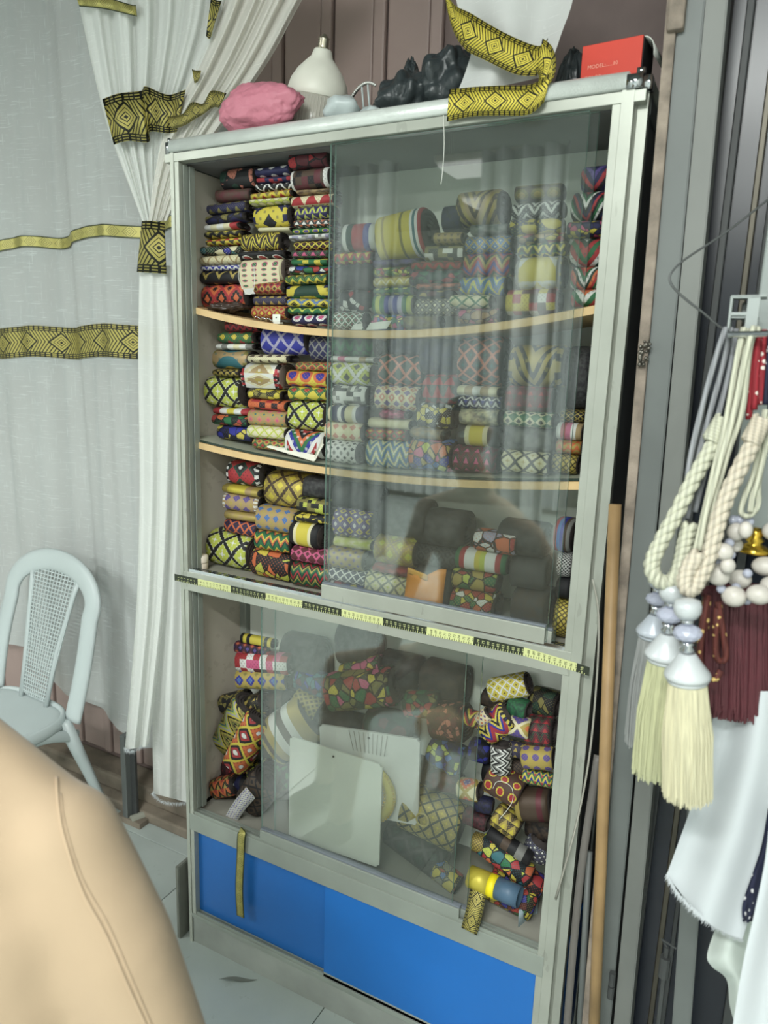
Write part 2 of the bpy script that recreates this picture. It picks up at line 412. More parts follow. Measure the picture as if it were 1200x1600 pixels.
# ================================================================== THE SETTING
X0, X1, Y0, Y1, ZC = -3.0, 2.3, -6.6, .46, 3.05
GROUT = simple('tile_grout', (86, 88, 86), .9)
def tile_mat():
    g = G('glazed_tile', .22); c = g.coord('Object'); n = g.noise(c, 3, 5); n2 = g.noise(c, 26, 4)
    base = g.ramp(n, [(.3, lin((160, 169, 165))), (.7, lin((180, 188, 184)))], 'LINEAR')
    g.col(g.mix(g.M('MULTIPLY', g.M('GREATER_THAN', n2, .66), .12), base, lin((120, 120, 110)))); return g.m
TILE = tile_mat()
floor = tag(obj('floor', bx(X0, X1, Y0, Y1, -.06, -.004), GROUT), kind='structure')
tm = bx(-.2988, .2988, -.2988, .2988, -.006, 0, .0012); tme = bpy.data.meshes.new('floor_tile'); tm.to_mesh(tme); tm.free(); tme.materials.append(TILE)
for i in range(-5, 4):
    for j in range(-11, 1):
        tx, ty = -.155+.6*i+.3, .25+.6*j+.3
        if tx+.3 > X1+.3 or ty-.3 > Y1: continue
        o = bpy.data.objects.new('floor_tile', tme); COL.objects.link(o); o.parent = floor; o.location = (tx, ty, 0)
tag(obj('ceiling', bx(X0, X1, Y0, Y1, ZC, ZC+.06), CEIL), kind='structure')
wb = tag(obj('wall_back', bx(X0, X1, Y1, Y1+.08, -.06, ZC), simple('mauve_sheet_seam', (120, 104, 100), .6)), kind='structure')
pm = bx(-.056, .056, -.012, 0, .1, ZC, .006); pme = bpy.data.meshes.new('wall_panel'); pm.to_mesh(pme); pm.free(); pme.materials.append(WALLM)
pm = bx(-.016, .016, -.02, 0, .1, ZC, .006); rme = bpy.data.meshes.new('wall_rib'); pm.to_mesh(rme); pm.free(); rme.materials.append(WALLM)
for i in range(14):
    for me, nm, dx in ((pme, 'wall_panel', 0), (rme, 'wall_rib', .076)):
        o = bpy.data.objects.new(nm, me); COL.objects.link(o); o.parent = wb; o.location = (-1.62+i*.152+dx, Y1, 0)
tag(obj('wall_left', bx(X0-.08, X0, Y0, Y1, -.06, ZC), PAINT), kind='structure')
tag(obj('wall_right', bx(X1, X1+.08, Y0, Y1, -.06, ZC), PAINT), kind='structure')
tag(obj('wall_front', bx(X0, X1, Y0-.08, Y0, -.06, ZC), PAINT), kind='structure')
pl = tag(obj('trim_1', bx(X0, -.03, .36, .46, 0, .085, .01), CONC), kind='structure')
bx_ = bx(X0, -.05, .31, .36, 0, .035, .006); obj('trim_step', bx_, CONC, pl)

# ceiling lamps: bright ones added for light outside the reflections, dim ones seen mirrored
LN = ['above the tassels', 'second on the right', 'third on the right', 'first on the left', 'second on the left']
for i, (lx, ly, lz, k) in enumerate(LIGHTS):
    t = thing('ceiling_lamp', 'bright panel lamp added on the shop ceiling for light, '+LN[i], 'lamp', (lx, ly, ZC), 'added ceiling lamps')
    obj('lamp_housing', bx(-.62, .62, -.1, .1, -.05, 0, .006), WHITE, t)
    obj('diffuser', bx(-.6, .6, -.085, .085, -.07, -.05, .01), TUBEM, t)
for i, (lx, ly) in enumerate(((-.82, -3.0), (-.80, -4.1), (-1.05, -5.2))):
    t = thing('ceiling_lamp', 'dim broad panel lamp mirrored in the upper glass, '+['nearest', 'middle', 'farthest'][i]+' of three', 'lamp', (lx, ly, ZC), 'dim ceiling lamps')
    obj('lamp_housing', bx(-.36, .36, -.2, .2, -.05, 0, .006), WHITE, t)
    obj('diffuser', bx(-.34, .34, -.18, .18, -.08, -.05, .01), emis('dim_diffuser', (*LCOL, 1), 1.6), t)
# curtains hung across the shop, seen mirrored in the glass and in the cabinet's back
def far_curtain(x0, x1, y, z0, z1, label, ph=0):
    nw = max(40, int((x1-x0)*70))
    fn = lambda s, v: Vector((x0+(x1-x0)*s, y+.045*math.sin(s*(x1-x0)*42+ph+.6*math.sin(v*3))+.02*math.sin(s*(x1-x0)*95), z0+(z1-z0)*v))
    tag(obj('hanging_curtain', grid(fn, nw*2, 8), CLOTH, None, True), label, 'curtain', 'curtains across the shop')
far_curtain(-1.76, -1.2, -3.4, .1, 2.9, 'white pleated curtain hanging across the shop, left of the lamps', 1)
far_curtain(-.58, -.02, -3.4, .1, 2.9, 'white pleated curtain hanging across the shop, right of the lamps', 2)
far_curtain(-2.9, -.1, -6.4, .05, 2.6, 'wide white curtain along the far shop wall, left half', 3)
far_curtain(.0, 2.2, -6.4, .05, 2.6, 'wide white curtain along the far shop wall, right half', 4)

# door frame on the right
def ray_beam(pa, pb, y, wx, wy, ztop=2.9):
    a, b = onY(*pa, y), onY(*pb, y); d = (a-b)/(a.z-b.z)
    return b-d*b.z, b+d*(ztop-b.z)
a, b = ray_beam((1085, 0), (950, 1500), .02, 0, 0)
df = tag(obj('trim_2', beam(a, b, .036, .05), STEEL), kind='structure')
a2, b2 = ray_beam((1123, 0), (974, 1600), .02, 0, 0)
obj('door_stile', beam(a2, b2, .030, .055), simple('grey_stile_paint', (116, 118, 114), .5, .1, .1, 5), df)
hp = onY(955, 1545, -.012); hb = bmesh.new(); tube([hp+Vector((0, 0, -.02)), hp+Vector((0, 0, .005))], .006, 10, hb); tube([hp+Vector((0, 0, .008)), hp+Vector((0, 0, .036))], .006, 10, hb)
obj('hinge', hb, STEELD, df)
a3, b3 = ray_beam((1050, 40), (943, 1300), .005, 0, 0)
rp = tag(obj('trim_3', beam(a3, b3, .016, .03, .001), RUST), kind='structure')
wl = onY(1007, 552, -.015); bm = bmesh.new()
for k in range(26): sphere(wl+Vector((random.uniform(-.008, .008), random.uniform(-.003, .004), random.uniform(-.02, .02))), random.uniform(.002, .0045), 1, bm)
obj('weld_bead', bm, simple('weld_metal', (120, 116, 108), .4, .8, .3, 60), rp, True)
jm = onY(1058, 12, -.015); obj('hinge_block', bx(jm.x-.012, jm.x+.012, jm.y-.004, jm.y+.02, jm.z-.03, jm.z+.03, .003), RUST, rp)
tag(obj('trim_4', bx(.985, 1.30, .30, .34, 0, ZC), simple('added_dark_board', (66, 64, 62), .6)), kind='structure')  # dark board added to darken the gap between cabinet and pole
# dark door leaf with vertical metal strips
dr = tag(obj('door_1', bx(1.10, 2.3, .10, .14, 0, 2.9), NAVYW), kind='structure')
for k, (xx, ww, m) in enumerate(((1.125, .012, STEELD), (1.165, .01, simple('brass_strip', (84, 80, 70), .4, .5)), (1.187, .008, STEELD), (1.215, .014, STEELD), (1.30, .02, STEELD), (1.5, .02, STEELD))):
    obj('door_strip', bx(xx-ww/2, xx+ww/2, .085, .10, 0, 2.9, .002), m, dr)
# display upright (right edge of the photo) with pegboard hook bracket
up = thing('hanger_upright', 'grey metal upright with slotted bracket carrying the tassel tiebacks', 'upright', (onY(1182, 490, -.04).x+.02, -.04, 0))
obj('upright_post', bx(-.02, .06, -.02, .02, 1.32, ZC, .003), simple('pale_grey_post', (142, 148, 146), .45, .1, .08), up)
bw = at(1163, 487, .95)-Vector(up.location)
bm = bmesh.new()
for q in ((-.02, -.014, .024), (.016, .022, .024), (-.02, .022, .022)):
    pass
bx(-.021, -.017, -.03, .02, -.03, .022, .001, bm); bx(-.019, .022, -.03, -.026, .018, .022, .0008, bm); bx(.004, .022, -.03, -.026, -.03, .02, .0008, bm)
bx(-.019, .005, -.03, -.026, -.008, -.003, .0005, bm); bx(-.02, .03, -.03, .02, .02, .023, .0005, bm); bx(-.019, .022, -.026, .018, -.012, -.008, .0008, bm)
o = obj('bracket', bm, simple('white_bracket', (150, 156, 154), .4, .2), up, loc=bw); o.scale = (.82, .82, .82)
obj('bracket_arm', bx(-.004, .012, 0, -bw.y-.01, -.01, .012, .002), STEEL, up, loc=bw)
bm = tube([Vector((-.012, -.02, -.03)), Vector((-.012, -.05, -.032)), Vector((.05, -.06, -.03)), Vector((.05, -.02, -.028))], .004, 8)
obj('hook_bar', bm, CHROME, up, loc=bw)
# lower stand legs at lower right
lg = thing('stand_leg', 'grey metal leg standing low behind the frayed white cloth', 'stand leg', onZ(1058, 1700, 0))
p0 = onY(1066, 1590, -.05); p1 = onY(1088, 1290, -.05)
dd = (p1-p0)/(p1.z-p0.z); lg.location = p0-dd*p0.z; base = Vector(lg.location)
obj('leg_tube', beam((0, 0, 0), dd*(p1.z+.3), .030, .03), STEEL, lg)
q0 = onY(1036, 1590, -.06)-base; q1 = onY(1042, 1480, -.06)-base
bm = tube([Vector((q0.x, q0.y, 0)), q1], .004, 8); tube([q1-Vector((0, 0, .06)), q1-Vector((0, 0, .02))], .009, 10, bm); tube([q1, q1+Vector((-.01, 0, .012)), q1+Vector((.015, 0, .004))], .002, 6, bm)
obj('latch_rod', bm, STEELD, lg)

# ================================================================== THE CABINET  (1.00 wide, 0.26 deep, 2.0 high)
D = .26
cab = thing('display_cabinet', 'tall aluminium display cabinet with glass doors, wooden shelves and blue base doors', 'cabinet')
def post(name, x0, x1, rsgn, y0=0.0, mat=ALU):
    bm = bx(x0, x1, y0, y0+.04, 0, 1.974)
    es = [e for e in bm.edges if abs(e.verts[0].co.z-e.verts[1].co.z) > 1 and abs(e.verts[0].co.y-y0) < 1e-5 and abs(e.verts[0].co.x-(x1 if rsgn > 0 else x0)) < 1e-5]
    bmesh.ops.bevel(bm, geom=es, offset=.019, segments=7, affect='EDGES')
    return obj(name, bm, mat, cab, False)
def cab_metal():
    g = G('cabinet_aluminium', .36, .25); c = g.coord('Object')
    sp = g.n('ShaderNodeSeparateXYZ'); g.L(c, sp.inputs[0]); z = sp.outputs[2]
    n = g.noise(c, 9, 5); n2 = g.noise(c, 40, 3, (1, 1, .3))
    wear = g.M('MULTIPLY', g.M('GREATER_THAN', g.M('ADD', n2, g.M('MULTIPLY', n, .3)), .82), .35)
    base = g.ramp(n, [(.3, lin((158, 161, 151))), (.7, lin((174, 177, 167)))], 'LINEAR')
    g.col(g.mix(wear, base, lin((130, 132, 122)))); return g.m
CM = cab_metal()
post('post', 0, .028, -1, 0, CM); post('post', .962, 1.0, 1, 0, CM)
for x0, x1 in ((.028, .0405), (.948, .962)): obj('jamb', bx(x0, x1, .002, .03, .08, 1.956, .001), CM, cab)
for x0 in (.0405, .934):                                        # inner track channels beside the jambs
    bm = bmesh.new()
    for k in range(2): bx(x0+.003+.006*k, x0+.005+.006*k, .012+.012*k, .03+.01*k, .4, 1.95, 0, bm)
    if x0 < .5: obj('side_track', bm, ALUD, cab)
    else: bm.free()
for x in (0, .96): obj('rear_post', bx(x, x+.04, D-.04, D, 0, 1.974, .003), ALUD, cab)
bm = bx(.0015, .9985, .001, .024, 1.9555, 1.973, .001); obj('top_rail', bm, CM, cab)
# rounded top cap, front + right + left runs
bm = bmesh.new()
prof = [(.0, 1.9745), (-.003, 1.977), (-.004, 1.988), (-.001, 1.997), (.008, 2.003), (.02, 2.005), (D, 2.005), (D, 1.9745)]
ring = [[bm.verts.new((x, y, z)) for y, z in prof] for x in (.018, .968)]
for k in range(len(prof)): bm.faces.new((ring[0][k], ring[0][(k+1) % len(prof)], ring[1][(k+1) % len(prof)], ring[1][k]))
bm.faces.new(ring[0]); bm.faces.new(ring[1][::-1]); bmesh.ops.recalc_face_normals(bm, faces=bm.faces)
obj('top_cap', bm, simple('whitened_aluminium', (210, 215, 210), .3, .15, .06, 30, bump=.25), cab, True)
for x0, x1, sg in ((-.001, .018, -1), (.968, 1.004, 1)):
    bm = bx(x0, x1, -.005, .03, 1.9745, 2.006); es = [e for e in bm.edges if all((v.co.x > .98 if sg > 0 else v.co.x < .005) or False for v in e.verts) and all(v.co.y < 0 for v in e.verts)]
    es += [e for e in bm.edges if all(v.co.z > 2 for v in e.verts)]
    bmesh.ops.bevel(bm, geom=list(set(es)), offset=.012, segments=5, affect='EDGES')
    obj('corner_cap', bm, CHROME, cab, True)
    obj('top_side_rail', bx(x0+.004, x1-.004, .03, D, 1.975, 2.003, .003), CM, cab)
obj('side_upper_rail', bx(.985, 1.001, .04, D-.04, 1.945, 1.974, .002), STEEL, cab)
# mid rail, lower rail, base rail with raised lips
def rail(name, z0, z1, mat):
    o = obj(name, bx(.028, .962, .0, .034, z0, z1, .001), mat, cab)
    bm = bmesh.new()
    for k in range(3): bx(.0405, .948, .004+.010*k, .0065+.010*k, z1, z1+.007-.001*k, 0, bm)
    obj('track', bm, CHROME if z1 > .9 else ALUD, o); return o
WORN = ALUD
rail('mid_rail', .9935, 1.040, CM); rail('lower_rail', .341, .389, WORN); rail('bottom_rail', .078, .090, WORN)
obj('base_board', bx(.028, .962, .004, .03, 0, .08, .001), simple('dusty_base', (152, 156, 150), .6, .1, .2, 6), cab)
# floors and top
for nm, z in (('compartment_floor', 1.0335), ('compartment_floor', .384)): obj(nm, bx(.03, .97, .034, D-.012, z-.016, z, .001), simple('grey_floor_board', (150, 148, 138), .6, 0, .1), cab)
obj('cabinet_ceiling', bx(.03, .97, .03, D-.012, 1.955, 1.97), simple('grey_inner', (112, 112, 112), .6), cab)
def lining():
    g = G('beige_lining', .75); c = g.coord('Object'); n = g.noise(c, 4, 5, (1, 1, .5)); n2 = g.noise(c, 30, 3)
    b = g.ramp(n, [(.3, lin((196, 186, 172))), (.7, lin((216, 208, 194)))], 'LINEAR')
    g.col(g.mix(g.M('MULTIPLY', g.M('GREATER_THAN', n2, .63), .18), b, lin((140, 126, 108)))); return g.m
obj('side_lining', bx(.012, .020, .034, D-.04, .384, 1.956), lining(), cab)
obj('side_panel', bx(.003, .011, .04, D-.04, .08, 1.97), DARKP, cab)
obj('side_panel', bx(.987, .996, .04, D-.04, .40, 1.95), DARKP, cab)
obj('side_panel', bx(.984, .997, .04, D-.04, .06, .385), BLUE, cab)
obj('side_lining', bx(.978, .985, .034, D-.04, .384, 1.956), simple('grey_lining', (140, 140, 134), .7), cab)
BACKP = simple('white_back_board', (236, 240, 230), .3, 0, .04, 2)
obj('back_board', bx(.02, .98, D-.012, D-.006, .06, 1.96), BLACK, cab)
for z0, z1 in ((.392, .993), (1.041, 1.955)): obj('back_panel', bx(.041, .959, D-.022, D-.014, z0, z1), BACKP, cab)
# sagging shelves
def shelf_z(k, x):
    u = (x-.5)/.47
    return (1.660-.052*(1-u*u)) if k == 1 else (1.352-.030*(1-u*u)) if k == 2 else 1.0335 if k == 3 else .384
for k in (1, 2):
    N = 24; bm = bmesh.new(); rows = []
    for i in range(N+1):
        x = .0215+(.977-.0215)*i/N; z = shelf_z(k, x)
        y0 = .036
        rows.append([bm.verts.new((x, y, zz)) for y, zz in ((y0, z-.0145), (y0, z-.001), (y0+.001, z), (D-.024, z), (D-.024, z-.0145))])
    for A, B in zip(rows, rows[1:]):
        for q in range(5): bm.faces.new((A[q], A[(q+1) % 5], B[(q+1) % 5], B[q]))
    bm.faces.new(rows[0]); bm.faces.new(rows[-1][::-1]); bmesh.ops.recalc_face_normals(bm, faces=bm.faces)
    so = obj('shelf', bm, WOOD, cab)
    if k == 2:
        bm = bmesh.new(); rows = []
        for i in range(N+1):
            x = .0235+(.975-.0235)*i/N; z = shelf_z(k, x)+.001
            rows.append([bm.verts.new((x, y, zz)) for y, zz in ((.040, z), (.040, z+.005), (D-.026, z+.005), (D-.026, z))])
        for A, B in zip(rows, rows[1:]):
            for q in range(4):
                f = bm.faces.new((A[q], A[(q+1) % 4], B[(q+1) % 4], B[q])); f.material_index = 1 if q == 0 else 0
        bm.faces.new(rows[0]); bm.faces.new(rows[-1][::-1]); bmesh.ops.recalc_face_normals(bm, faces=bm.faces)
        obj('shelf_glass', bm, [simple('dusty_shelf_glass', (172, 176, 158), .25, 0, .1), simple('dark_glass_edge', (40, 52, 44), .2)], so)
# sliding glass doors
def pane(x0, x1, y, z0, z1, rail_h, rx0=None, rx1=None, name='glass_door'):
    bm = bx(x0, x1, y, y+.005, z0, z1)
    for f in bm.faces: f.material_index = 0 if abs(f.normal.y) > .5 else 1
    o = obj(name, bm, [GLASS, GEDGE], cab)
    if rail_h:
        b2 = bx(rx0, rx1, y-.006, y+.010, z0-.004, z0+rail_h, .0015)
        r = obj('door_rail', b2, CM if z0 > .9 else ALUD, o)
        obj('rail_seal', bx(rx0, rx1, y-.003, y+.008, z0+rail_h, z0+rail_h+.004, .001), simple('grey_seal', (110, 116, 124), .4), r)
    return o
pane(.421, .912, .0085, 1.047, 1.954, .028, .419, .9095)
pane(.425, .925, .0190, 1.047, 1.954, .020, .43, .92)
pane(.253, .757, .0085, .396, .992, .022, .252, .776)
pane(.284, .787, .0190, .396, .992, .016, .284, .787)
# blue sliding doors
b1 = obj('base_door', bx(.0405, .46, .018, .024, .094, .341), BLUE, cab)
b2 = obj('base_door', bx(.441, .948, .006, .012, .100, .341), simple('blue_laminate_front', (34, 106, 184), .36, 0, .05, 3), cab)
obj('door_rail', bx(.441, .948, .004, .014, .088, .100, .001), ALUD, b2)
# bent trim strip on the right post
pts = [onY(*p, -.003) for p in ((926, 905), (935, 960), (933, 1050), (921, 1180), (900, 1290), (868, 1405))]
obj('edge_strip', tube(smooth_path(pts, 6), .0028, 6, flat=.5), simple('grey_edge_strip', (158, 156, 146), .5), cab, True)
# measuring tape stuck along the mid rail
tape = thing('measuring_tape', 'yellow and black tape measure stuck along the middle rail of the cabinet', 'tape measure')
xs = [0, .0735]+[.0735+.1*k for k in range(1, 10)]+[.9965]
TY = simple('tape_yellow', (206, 210, 150), .5, 0, .04); TK = simple('tape_black', (44, 50, 38), .5, 0, .1)
def tz(x): return 1.0282+.003*x-.12*max(0, x-.9)
for i, (a_, b_) in enumerate(zip(xs, xs[1:])):
    bm = bmesh.new(); V = [bm.verts.new(p) for p in ((a_, -.0012, tz(a_)-.0165), (b_, -.0012, tz(b_)-.0165), (b_, -.0012, tz(b_)), (a_, -.0012, tz(a_)), (a_, -.0002, tz(a_)-.0165), (b_, -.0002, tz(b_)-.0165), (b_, -.0002, tz(b_)), (a_, -.0002, tz(a_)))]
    for q in ((0, 1, 2, 3), (7, 6, 5, 4), (3, 2, 6, 7), (1, 0, 4, 5), (2, 1, 5, 6), (0, 3, 7, 4)): bm.faces.new([V[k] for k in q])
    obj('tape_segment', bm, TK if i % 2 == 0 else TY, tape)
bm = bmesh.new(); bk = bmesh.new()
for k in range(1, 199):
    x = .0735-.05+k*.005-.02
    if x < .004 or x > .99: continue
    i = max(j for j in range(len(xs)-1) if xs[j] <= x); h = .005 if k % 2 else .0085
    tgt = bm if i % 2 == 0 else bk; z = tz(x)-.0163
    tgt.faces.new([tgt.verts.new(p) for p in ((x-.0006, -.0016, z), (x+.0006, -.0016, z), (x+.0006, -.0016, z+h*.6), (x-.0006, -.0016, z+h*.6))])
tag(obj('tape_ticks', bm, TY, tape), kind='stuff'); tag(obj('tape_ticks', bk, TK, tape), kind='stuff')
def text_mesh(body, size, M, bm):
    cu = bpy.data.curves.new('t', 'FONT'); cu.body = body; cu.size = size; cu.align_x = 'CENTER'; cu.align_y = 'CENTER'; cu.resolution_u = 2
    o = bpy.data.objects.new('t', cu); COL.objects.link(o); dg = bpy.context.evaluated_depsgraph_get(); dg.update()
    me = bpy.data.meshes.new_from_object(o.evaluated_get(dg)); me.transform(M); bm.from_mesh(me)
    bpy.data.objects.remove(o); bpy.data.meshes.remove(me); bpy.data.curves.remove(cu)
nb = [bmesh.new(), bmesh.new()]
RX = Matrix.Rotation(PI/2, 4, 'X')
for k in range(1, 99):
    x = .0035+k*.01
    i = max(j for j in range(len(xs)-1) if xs[j] <= x)
    text_mesh(str(k), .0072, Matrix.Translation((x, -.0017, tz(x)-.0065)) @ RX @ Matrix.Rotation(PI/2, 4, 'Z'), nb[i % 2])
tag(obj('tape_numbers', nb[0], TY, tape), kind='stuff'); tag(obj('tape_numbers', nb[1], TK, tape), kind='stuff')
# ================================================================== RIBBON ROLLS ON THE SHELVES
# every column from the bottom up: left px, right px, top px, bottom px, weave [, options]
SH1 = [
 [(306,374,431,470,'dia:okrok:2'),(300,362,413,433,'zig:kkkkj:2'),(300,358,403,413,'tri:bwb:6'),(299,360,391,406,'fan:ccca:2'),(297,357,376,391,'geo:kdtcb:3'),
  (318,374,369,380,'tri:dyr:4'),(320,374,359,370,'zig:kyqk:4'),(320,372,347,359,'str:wcwcr:1'),(319,380,332,347,'geo:nqnn:2'),(322,385,315,332,'tri:nnq:3'),(337,387,296,316,'pln:mh:1'),(343,396,263,296,'geo:ksdks:2')],
 [(391,446,463,484,'dia:yrjr:3'),(391,443,446,463,'tri:nnj:3'),(396,441,426,447,'dia:mjrm:3'),(374,436,391,427,'dot:gicccc:4',dict(flap=.02,pale=1)),(374,439,380,392,'dot:rwkkk:2'),
  (376,434,353,381,'fan:ykyhk:2'),(402,448,348,356,'pln:cc:1'),(392,447,315,350,'dia:kyynw:1:ny'),(390,450,306,316,'dot:ccel:5'),(388,450,295,307,'tri:qyr:3'),(396,450,283,295,'fan:kwk:2'),(398,450,273,283,'chk:rnrn:4'),(398,450,259,274,'dot:wnnn:2')],
 [(456,513,490,508,'dot:iwwnn:2'),(450,511,480,492,'zig:gdlg:4'),(448,512,467,482,'dia:kyuy:2'),(443,510,444,468,'tri:gyd:1:ny'),(445,511,430,446,'zig:dgy:5'),(450,511,418,432,'geo:rbwgr:3'),
  (454,508,407,419,'chk:gyg:3'),(456,511,395,408,'tri:gdi:4'),(456,513,379,396,'lat:ykm:5'),(452,512,370,380,'chk:vwve:6'),(454,511,359,370,'dot:pygg:4'),(458,512,346,359,'tri:okw:5'),(460,513,324,346,'tri:nnlp:3'),
  (451,513,304,324,'tri:ccrr:2'),(460,513,295,304,'pln:ah:1'),(452,510,262,296,'chk:hmkh:3:w'),(451,508,236,262,'geo:mrkm:2')],
 [(517,562,482,510,'lat:wgrk:3'),(526,576,447,482,'geo:kwkkr:3'),(524,578,408,448,'pln:xk:1'),(520,578,390,410,'tri:yrg:3'),(532,583,347,391,'str:wdrrbw:1')],
 [(578,630,480,505,'geo:giyub:4'),(579,639,451,480,'str:glgbvbvgl:1'),(582,639,440,452,'dot:lddg:4'),(582,640,424,440,'zig:yjcy:4'),(580,639,409,424,'geo:giylr:4'),(580,650,398,410,'pln:pk:1'),(583,655,325,400,'str:yyyjyyyyyyqyyywtwr:1',dict(tilt=-9))],
 [(630,682,482,503,'pln:qh:1'),(647,712,457,484,'lat:ekc:5'),(647,700,444,458,'geo:kjmk:3'),(649,717,436,446,'pln:oh:1'),(641,717,418,438,'geo:grgd:3'),(641,719,404,419,'tri:mrg:3'),(660,719,380,405,'chk:kqkw:4'),(676,719,362,381,'tri:haj:3'),(686,716,318,362,'pln:nk:1')],
 [(714,777,478,502,'geo:aeai:3'),(702,763,457,479,'lat:gcc:2'),(714,786,429,459,'fan:uylut:2'),(721,796,394,431,'zig:rbrdj:2'),(723,796,366,395,'lat:jutw:3'),(733,791,350,367,'pln:de:1'),(709,776,291,350,'fan:hjhaj:1')],
 [(788,868,443,484,'chk:rwyhm:3'),(803,875,393,444,'tri:wwyy:1:e'),(807,882,373,394,'tri:dykg:3'),(807,880,360,374,'geo:ryda:3'),(796,875,337,361,'geo:ydny:2'),(796,873,310,338,'zig:kwkwk:2'),(803,875,286,311,'dot:jqqh:2')],
 [(893,938,440,466,'zig:rowg:1'),(890,938,405,440,'fan:rgwdo:1'),(888,940,361,405,'zig:grwdr:1'),(886,942,338,362,'geo:nyin:3'),(892,945,293,338,'fan:rkgwkn:1'),(905,948,256,294,'zig:nrknp:1')],
]
SH2 = [
 [(334,390,664,688,'geo:nykb:3'),(329,384,649,667,'geo:dorgk:3'),(329,386,638,650,'str:rwywr:1'),(316,371,588,640,'lat:kllw:1.5'),(332,373,575,588,'tri:kjk:4'),(330,386,545,577,'dot:jttta:1:aq'),(337,393,536,547,'str:wewcwe:1'),(338,395,518,538,'dia:yggr:2'),(352,400,500,519,'tri:mrk:5')],
 [(394,445,680,699,'dia:rgjr:3'),(386,442,663,684,'lat:lccw:4'),(385,442,641,667,'dia:isaajt:3'),(386,441,626,644,'chk:orkr:3:o'),(386,434,611,628,'geo:ykqy:3'),(374,434,568,612,'dia:jacwww:1:rk',dict(flap=.004,pale=1)),(387,450,556,570,'tri:cch:3'),(403,473,508,557,'lat:vbbb:2')],
 [(444,500,667,709,'zig:rkogbwrg:1:w'),(446,503,624,673,'lat:kllw:1.5'),(449,508,606,627,'dia:rgyy:2'),(445,509,581,606,'dot:bboooy:2'),(458,512,566,581,'dia:rgjrg:4'),(478,514,519,566,'lat:enn:2')],
 [(508,556,682,717,'dia:ewwk:3'),(504,563,654,683,'dia:ssccc:3'),(512,570,629,655,'str:cnnwnccwnn:1'),(514,572,598,630,'chk:kwewk:5'),(514,578,563,599,'lat:wlxx:1.5'),(516,580,555,564,'str:wiwwaw:1'),(516,578,522,556,'tri:dgd:3')],
 [(569,634,673,714,'fan:uywlut:2.5'),(569,630,656,673,'dia:yrgr:4'),(572,634,642,657,'pln:cc:1'),(590,628,630,643,'pln:im:1'),(582,648,597,633,'dia:ppccsc:3'),(586,652,550,597,'lat:sddd:2'),(600,655,522,551,'pln:nk:1')],
 [(638,705,673,720,'geo:oubijl:2.5'),(640,690,658,674,'pln:ae:1'),(648,702,622,659,'geo:kyywk:3'),(656,708,580,623,'tri:ddrr:2'),(650,700,528,581,'pln:nk:1')],
 [(704,774,684,724,'tri:dmdi:3'),(711,776,653,685,'str:xxcyyycxx:1'),(716,776,630,654,'pln:ce:1'),(713,778,612,631,'tri:bnwn:5'),(713,776,598,613,'str:cawac:1'),(711,776,524,599,'lat:sxdt:2')],
 [(783,858,690,722,'lat:kccj:2'),(790,866,655,691,'pln:ex:1'),(787,865,634,656,'dia:kcgg:3'),(786,858,598,635,'tri:dmmr:3'),(793,876,538,599,'fan:jjkjk:1:jk')],
 [(862,902,700,731,'lat:kjjy:4'),(867,906,680,701,'tri:ojo:2'),(869,909,655,681,'str:wriwa:1'),(873,911,636,656,'lat:jkk:4'),(880,915,540,637,'pln:kx:1')],
]
SH3 = [
 [(319,384,832,888,'lat:kllw:1.5'),(345,397,810,834,'lat:onkm:2.5'),(349,399,797,812,'pln:aj:1'),(347,400,772,799,'dia:ppaaj:2.5:wa'),(347,406,759,773,'str:jyyyaj:1'),(351,404,722,760,'dia:rrrdkw:1.5:wk')],
 [(389,450,847,891,'geo:kylok:2.5'),(397,450,822,850,'zig:gyodg:3'),(398,455,789,826,'dia:uuaaja:3'),(408,470,741,792,'lat:hjyy:1.5')],
 [(451,509,860,897,'zig:djgdr:3'),(453,509,841,863,'dia:mmim:4'),(451,498,808,845,'str:kkcyyyyckk:1'),(458,511,796,810,'geo:kyyk:4'),(462,511,776,798,'chk:kqlk:4'),(470,511,746,777,'pln:kx:1')],
 [(508,566,902,919,'geo:nrwby:3'),(510,566,881,903,'lat:wnnk:3'),(510,564,850,883,'lat:japp:3'),(518,575,836,852,'pln:cl:1'),(518,575,795,838,'dia:wppyp:4'),(516,586,758,796,'pln:xk:1')],
 [(566,634,880,920,'lat:eccl:2.5'),(580,642,870,882,'pln:rm:1'),(582,646,832,872,'lat:ajly:1.5'),(588,658,782,833,'pln:xk:1')],
 [(640,698,865,918,'pln:xx:1'),(642,716,842,868,'lat:xkx:3'),(645,720,800,844,'pln:xk:1')],
 [(702,770,908,948,'geo:rgwyo:3'),(702,772,880,909,'geo:rgljr:2.5'),(709,790,857,886,'str:grwwylwwrg:1'),(738,806,830,859,'geo:wvwor:2')],
 [(796,850,915,972,'pln:hx:1'),(792,848,868,916,'pln:xx:1'),(775,848,820,869,'pln:xk:1')],
 [(862,888,918,972,'lat:kjyy:2'),(868,891,890,919,'pln:kk:1'),(866,890,858,891,'lat:wkxk:3'),(862,892,815,859,'str:erubhe:1')],
]
